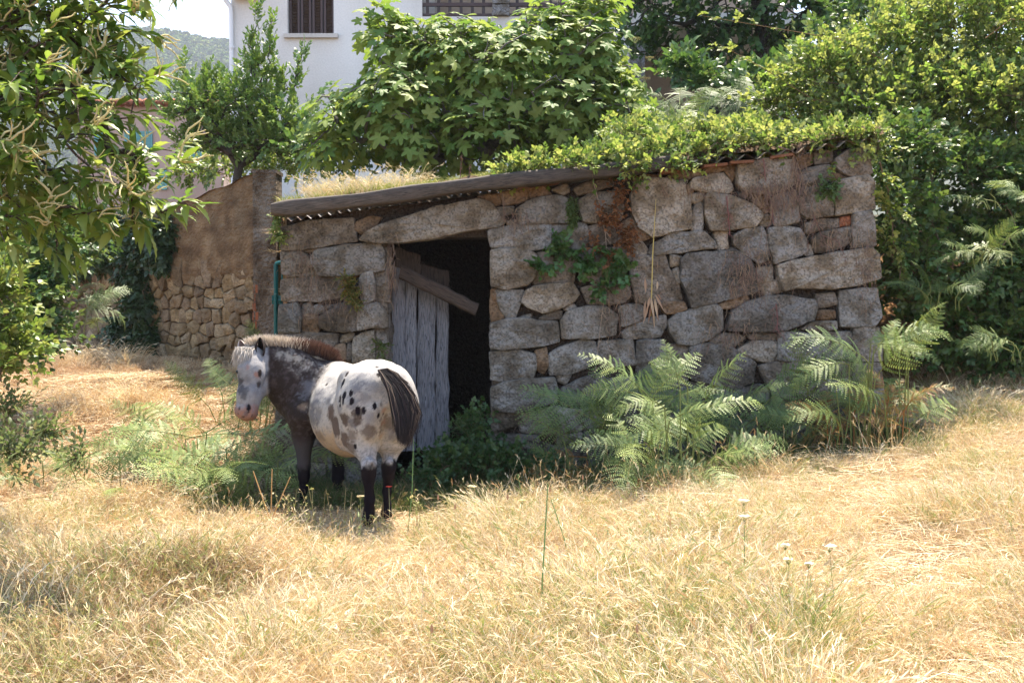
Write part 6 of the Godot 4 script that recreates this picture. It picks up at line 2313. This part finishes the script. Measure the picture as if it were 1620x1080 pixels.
func make_small_things() -> void:
	# wild carrot in the meadow
	umbel("highest white umbel in the meadow below the bracken", 1177, 795, 6.6, 0.028)
	umbel("white umbel just under the highest one", 1178, 820, 6.4, 0.028)
	umbel("small flat white umbel left of the pair at mid right", 1243, 866, 6.0, 0.02)
	umbel("round white umbel right of centre, lower of the pair", 1248, 889, 5.8, 0.02)
	umbel("wide white umbel furthest to the right in the grass", 1313, 868, 5.8, 0.027)
	umbel("little white umbel half sunk in the straw", 1280, 896, 5.7, 0.016)
	umbel("cream umbel in front of the dark doorway brambles", 747, 772, 7.8, 0.03, Color(0.70, 0.60, 0.36))
	umbel("yellowish umbel beside the cream one, lower in the grass", 826, 795, 7.6, 0.02, Color(0.66, 0.58, 0.26))
	umbel("tall pale umbel rising over the roof by the fig tree", 1005, 62, 11.6, 0.07, Color(0.62, 0.58, 0.34))
	umbel("second roof umbel below the tall pale one", 1028, 92, 11.7, 0.05, Color(0.55, 0.50, 0.32))
	umbel("third roof umbel close above the bright creeper", 1020, 125, 11.6, 0.06, Color(0.56, 0.50, 0.30))
	umbel("cream umbel in the grass left of the pony's hind hoof", 570, 788, 7.5, 0.022, Color(0.66, 0.55, 0.33))
	# green rush-like stalks
	for q in [["tallest green stalk standing in the middle foreground", 862, 1080, 867, 765, 4.9, 0.0045], ["green stalk bending beside the tallest one", 905, 870, 872, 790, 6.2, 0.004], ["short green stalk right of the tallest one", 963, 880, 962, 838, 6.4, 0.0045], ["slim green stalk near the bottom left of centre", 790, 1080, 752, 915, 4.9, 0.003], ["green stalk at the bottom right of centre", 1203, 1080, 1206, 985, 4.7, 0.0035],
			["upright green stalk with seed knots near bottom right", 1176, 1040, 1178, 830, 5.2, 0.003], ["pale green stalk left of the knotted one", 1157, 1000, 1160, 900, 5.3, 0.003], ["green stalk right of the doorway scrub", 826, 800, 819, 750, 7.9, 0.004], ["thin bare stalk before the hind legs with a side sprig", 642, 830, 654, 694, 7.4, 0.0035], ["short green stalk in the left foreground", 386, 1040, 384, 960, 5.2, 0.003]]:
		var top := W(q[3], q[4], q[5])
		var base := W(q[1], q[2], q[5])
		base.y = minf(base.y, ground_y(base.x, q[5]))
		var t := stalk("green_stalk", q[0], "plant stalk", base, top, q[6], Color(0.15, 0.24, 0.085), rr(-0.02, 0.02))
		var lm := MB.new()
		for k in 7:
			var u := rr(0.1, 0.95)
			add_leaf(lm, frame((top - base) * u, Vector3(rr(-1, 1), rr(0.3, 1.0), rr(-0.6, 0.6)).normalized(), Vector3.UP), rr(0.02, 0.05), 0.006, "lance", 0.2, 0.3, Color(0.17, 0.25, 0.08), 3)
		made("leaves", lm, M.soft_leaf, t)
	# dry stalks by the forelegs
	var dry := thing("dry_stalks", "three stiff orange dry stalks fanning from one foot by the forelegs", "dry stalks", on_ground(W(430, 850, 7.6).x, 7.6))
	for q in [[400, 745], [430, 742], [459, 754]]:
		var mb := MB.new()
		mb.tube([Vector3(0, -0.02, 0), W(428, 825, 7.6) - dry.position, W(q[0], q[1], 7.6) - dry.position], [0.005, 0.0045, 0.0035], Color(0.50, 0.29, 0.11), 5)
		made("stalk", mb, M.stem, dry)
	# poppy
	var pt := W(615, 771, 7.45)
	var pb := on_ground(pt.x + 0.01, 7.45)
	var pop := stalk("poppy", "single red poppy in front of the hind legs", "wildflower", pb, pt, 0.002, Color(0.3, 0.3, 0.15))
	for k in 5:
		var pm := MB.new()
		var a := k * TAU / 5
		add_leaf(pm, frame(pt - pb, Vector3(cos(a), 0.5, sin(a)).normalized(), Vector3.UP), 0.026, 0.03, "round", 0.3, 0.2, Color(0.62, 0.055, 0.03), 4)
		made("petal", pm, M.petal, pop)
	# brownish seed stalks in the meadow edge
	for q in [[693, 790, 7.5, "brown plantain head nearest the pony's tail side"], [720, 805, 7.4, "second brown plantain head towards the doorway"], [803, 790, 7.7, "brown plantain head beside the yellowish umbel"], [870, 778, 7.9, "bristly brown seed head above the straw edge"], [922, 758, 8.0, "orange brown seed head under the rusty bracken"], [1008, 1000, 4.9, "brown seed head in the lower middle grass"], [1188, 1000, 5.0, "reddish seed head in the lower right grass"], [683, 1000, 5.0, "brown seed head low left of the tallest stalk"]]:
		var sd := stand(q[0], q[1], 0.34)
		var top := W(q[0], q[1], sd)
		var base := on_ground(top.x + rr(-0.05, 0.05), sd)
		var t := stalk("plantain", q[3], "seed head", base, top, 0.0022, Color(0.45, 0.33, 0.17), rr(-0.03, 0.03))
		var mb := MB.new()
		mb.tube([top - base, top - base + Vector3(0, 0.012, 0), top - base + Vector3(0, 0.03, 0)], [0.005, 0.0075, 0.003], Color(0.36, 0.20, 0.11), 7)
		made("head", mb, M.stem, t)
	# bare roots and stems hanging on the wall
	for q in [["pale creeper root hanging down from the eave near the dead creeper", [[932, 262], [945, 310], [958, 370], [962, 430], [952, 500], [942, 590]], 0.004, Color(0.30, 0.22, 0.16)], ["twisted root beside the coarse roof sheet", [[1232, 232], [1255, 240], [1262, 270], [1268, 300], [1262, 318]], 0.008, Color(0.16, 0.10, 0.075)], ["thin dark root over the long upper block", [[1208, 250], [1212, 290], [1222, 330], [1224, 355]], 0.005, Color(0.17, 0.08, 0.07)], ["red brown root line on the middle wedge block", [[1150, 310], [1153, 345], [1155, 372]], 0.005, Color(0.17, 0.07, 0.06)], ["fine root crossing the right hand blocks", [[1288, 340], [1300, 372], [1325, 380], [1340, 410]], 0.004, Color(0.15, 0.08, 0.065)], ["thin drooping root on the block under the rusty course", [[1228, 480], [1231, 505], [1229, 522]], 0.005, Color(0.16, 0.07, 0.06)], ["root at the top left of the right blocks by the lintel", [[795, 305], [797, 330], [798, 350]], 0.004, Color(0.14, 0.09, 0.06)]]:
		var t := thing("hanging_root", q[0], "root")
		var pts := []
		var rad := []
		for k in q[1].size():
			pts.append(W(q[1][k][0], q[1][k][1], 9.385 + (0.03 if k > 0 else -0.03)))
			rad.append(q[2] * (1.0 - 0.1 * k))
		var mb := MB.new()
		mb.tube(pts, rad, q[3], 5)
		for k in 16:
			var u := rng.randi() % (pts.size() - 1)
			var p: Vector3 = pts[u].lerp(pts[u + 1], rng.randf())
			mb.ribbon([p, p + Vector3(rr(-0.06, 0.06), rr(-0.09, 0.02), 0.01), p + Vector3(rr(-0.09, 0.09), rr(-0.18, -0.02), 0.0)], [0.003, 0.0025, 0.0], Vector3.BACK, q[3] * rr(0.8, 1.2))
		made("root", mb, M.stem, t)
	var ro := thing("rootlets", "mat of fine reddish dead rootlets clinging to the stone wall", "rootlets")
	ro.set_meta("kind", "stuff")
	var rm := MB.new()
	for q in [[1240, 305, 40, 26, 320], [1195, 420, 30, 40, 240], [1205, 300, 40, 14, 140], [1170, 440, 20, 40, 150], [1160, 525, 40, 20, 130], [1260, 260, 14, 40, 120], [1100, 300, 60, 14, 80], [980, 480, 30, 60, 110], [820, 345, 20, 20, 60], [1370, 420, 16, 50, 80], [520, 470, 60, 30, 200], [480, 420, 30, 40, 80], [1330, 370, 40, 30, 110], [1000, 460, 40, 50, 70], [1285, 330, 20, 40, 80], [860, 680, 40, 20, 70], [620, 420, 8, 40, 90]]:
		for k in q[4]:
			var p := W(q[0] + rng.randfn() * q[2] * 0.6, q[1] + rng.randfn() * q[3] * 0.6, 9.40)
			var e := Vector3(rr(-0.05, 0.05), rr(-0.16, 0.01), rr(-0.01, 0.02))
			rm.ribbon([p, p + e * 0.5 + Vector3(rr(-0.015, 0.015), 0, 0.012), p + e], [0.0038, 0.003, 0.0], Vector3(0, 0, 1), [Color(0.15, 0.09, 0.06), Color(0.23, 0.15, 0.09), Color(0.11, 0.07, 0.05)][k % 3])
	made("strands", rm, M.stem, ro)
	# tall dry stem with pods leaning on the wall
	var iris := thing("dry_pod_stalk", "yellow dry stalk with a bunch of withered pods against the wall", "dry stalk", W(1035, 460, 9.3))
	var im := MB.new()
	im.tube([W(1030, 500, 9.28) - iris.position, W(1033, 400, 9.30) - iris.position, W(1038, 315, 9.34) - iris.position], [0.006, 0.005, 0.002], Color(0.42, 0.32, 0.10), 5)
	made("stem", im, M.stem, iris)
	var pods := [[1022, 475, 1020, 505], [1030, 470, 1035, 510], [1040, 465, 1046, 476], [1026, 480, 1018, 506], [1034, 488, 1037, 514], [1038, 480, 1043, 505], [1021, 440, 1023, 465], [1040, 445, 1038, 462], [1032, 478, 1028, 512], [1028, 470, 1023, 492], [1036, 472, 1040, 498], [1031, 484, 1032, 516], [1037, 466, 1047, 488]]
	for k in pods.size():
		var q = pods[k]
		var pm := MB.new()
		var a := W(q[0], q[1], 9.26 + 0.01 * (k % 3)) - iris.position
		var b := W(q[2], q[3], 9.24) - iris.position
		add_leaf(pm, frame(a, b - a, (Vector3.BACK + rdir() * 0.8).normalized()), (b - a).length() * rr(0.8, 1.2), 0.024, "lance", 0.5, -0.1, [Color(0.36, 0.22, 0.13), Color(0.44, 0.31, 0.19), Color(0.28, 0.13, 0.07)][k % 3], 5)
		made("pod", pm, M.petal, iris)
	# stones on the ground
	for q in [[210, 757, 9.15, 0.30, 0.06, "flat grey slab lying across the path edge", Color(0.34, 0.31, 0.28)], [225, 755, 9.1, 0.10, 0.05, "smaller stone on the end of the flat slab", Color(0.38, 0.35, 0.32)], [1404, 1003, 4.75, 0.055, 0.035, "white stone in the lower right grass", Color(0.62, 0.56, 0.48)], [1352, 916, 5.3, 0.06, 0.02, "pale flat stone bedded in the right meadow", Color(0.55, 0.45, 0.34)], [1410, 965, 4.95, 0.04, 0.035, "pale pointed stone above the white one", Color(0.58, 0.50, 0.42)]]:
		var p := on_ground(W(q[0], q[1], q[2]).x, q[2])
		var mb := MB.new()
		var n := 10
		for j in n + 1:
			for k in n * 2 + 1:
				var th := PI * j / n
				var ph := TAU * k / (n * 2)
				var dir := Vector3(sin(th) * cos(ph), cos(th), sin(th) * sin(ph))
				var r := 1.0 + 0.35 * rough_noise.get_noise_3dv(dir * 0.5 + p)
				mb.vert(dir * Vector3(q[3], q[4], q[3] * 0.6) * r, dir, q[6])
		for j in n:
			for k in n * 2:
				var a := j * (n * 2 + 1) + k
				mb.quad(a, a + 1, a + n * 2 + 2, a + n * 2 + 1)
		mb.smooth()
		var o := part("field_stone", mb.mesh(), M.granite, self, Transform3D(Basis(Vector3.UP, rr(-0.3, 0.3)), p + Vector3(0, q[4] * 0.5, 0)))
		tag(o, q[5], "stone")
	# dry grass and seedlings on the roof's left end
	var rg := thing("roof_grass", "dry straw and yellow grass growing on the left end of the roof", "grass")
	rg.set_meta("kind", "stuff")
	var pale := [Color(0.66, 0.53, 0.33), Color(0.62, 0.46, 0.26), Color(0.58, 0.50, 0.28)]
	var yg := [Color(0.34, 0.34, 0.09), Color(0.42, 0.38, 0.12), Color(0.28, 0.30, 0.08)]
	var t1 := tuft(40, 0.26, 0.07, pale, 1.8, 501, 0.3)
	var t2 := tuft(40, 0.12, 0.08, yg, 1.5, 502, 0.0, 1.6)
	var l1 := []
	var l2 := []
	for k in 96:
		var u := rng.randf()
		var px := lerpf(445, 640, pow(u, 1.2))
		var d := rr(9.45, 11.5)
		var p := W(px, 330, 9.4)
		var y := lerpf(2.44, 2.575, (px - 445) / 195.0) + (d - 9.36) * 0.10
		var f := Transform3D(Basis(Vector3.UP, rr(0, TAU)).scaled(Vector3.ONE * rr(0.6, 1.15)), Vector3(p.x, y, -d))
		if k % 2 == 0: l1.append(f)
		else: l2.append(f)
	for k in 110:
		var px := rr(600, 860)
		var d := rr(9.45, 10.6)
		var y := lerpf(2.54, 2.72, (px - 600) / 260.0) + (d - 9.36) * 0.10
		l2.append(Transform3D(Basis(Vector3.UP, rr(0, TAU)).scaled(Vector3.ONE * rr(0.4, 0.8)), Vector3(W(px, 300, 9.4).x, y, -d)))
	many("straw", t1, M.straw, l1, rg)
	many("green_blades", t2, M.straw, l2, rg)
	for q in [[728, 275, 246, "dark upright seed spike on the roof beam"], [742, 275, 260, "shorter seed spike beside the dark upright one"]]:
		var b := W(q[0], q[1] + 6, 9.6)
		var tp := W(q[0] + 2, q[2], 9.6)
		var t := stalk("seed_spike", q[3], "seed head", b, tp, 0.004, Color(0.16, 0.09, 0.06))
		var mb := MB.new()
		for k in 26:
			var u := rr(0.25, 1.0)
			var e := rdir() * 0.016
			add_leaf(mb, frame((tp - b) * u, e, Vector3.UP), 0.018, 0.012, "ovate", 0.2, 0.2, Color(0.17, 0.09, 0.065) * rr(0.7, 1.2), 3)
		made("seeds", mb, M.petal, t)
	# weeds of the meadow edge in front of the pony
	var lab := ["leafy weed by the near hind hoof", "bushy weed under the pony's belly line", "yellowish weed in front of the forelegs", "small weed right of the hind legs", "twiggy weed between fore and hind legs", "weed with pale tips left of the forelegs", "weed tuft below the dry orange stalks"]
	var wp := [[575, 840, 7.35], [540, 840, 7.35], [500, 840, 7.45], [660, 830, 7.3], [610, 840, 7.2], [455, 840, 7.4], [425, 860, 7.2]]
	for k in lab.size():
		var p := on_ground(W(wp[k][0], wp[k][1], wp[k][2]).x, wp[k][2])
		var t := thing("meadow_weed", lab[k], "weed", p, "")
		var sm := MB.new()
		var lm := MB.new()
		for j in 8:
			var tp := Vector3(rr(-0.12, 0.12), rr(0.18, 0.40), rr(-0.09, 0.09))
			sm.tube([Vector3(rr(-0.02, 0.02), -0.02, 0), tp * 0.5 + Vector3(rr(-0.02, 0.02), 0, 0), tp], [0.0025, 0.002, 0.001], Color(0.34, 0.27, 0.12), 4, false)
			for h in 12:
				var u := rr(0.2, 1.0)
				add_leaf(lm, frame(tp * u + Vector3(rr(-0.01, 0.01), 0, 0), rdir() + Vector3.UP * 0.4, Vector3.UP), rr(0.014, 0.034), rr(0.008, 0.014), "ovate", 0.2, 0.3, [Color(0.24, 0.27, 0.09), Color(0.36, 0.31, 0.13), Color(0.55, 0.45, 0.28), Color(0.30, 0.32, 0.12)][(h + k) % 4], 3)
		made("stems", sm, M.stem, t)
		made("leaves", lm, M.soft_leaf, t)
var clock := 0
func lap(what: String) -> void:
	print(what, " ", Time.get_ticks_msec() - clock)
	clock = Time.get_ticks_msec()

func _ready() -> void:
	setup_noise()
	make_view()
	make_materials()
	clock = Time.get_ticks_msec()
	make_ground()
	make_hill()
	lap("ground")
	make_shed()
	lap("shed")
	make_retaining_wall()
	make_white_house()
	make_pink_house()
	make_gate()
	lap("buildings")
	make_pony()
	lap("pony")
	make_chestnut()
	make_fruit_tree()
	make_fig()
	make_dark_tree()
	lap("trees")
	make_thickets()
	lap("thickets")
	make_ferns()
	lap("ferns")
	make_grass()
	lap("grass")
	make_small_things()
	lap("small things")
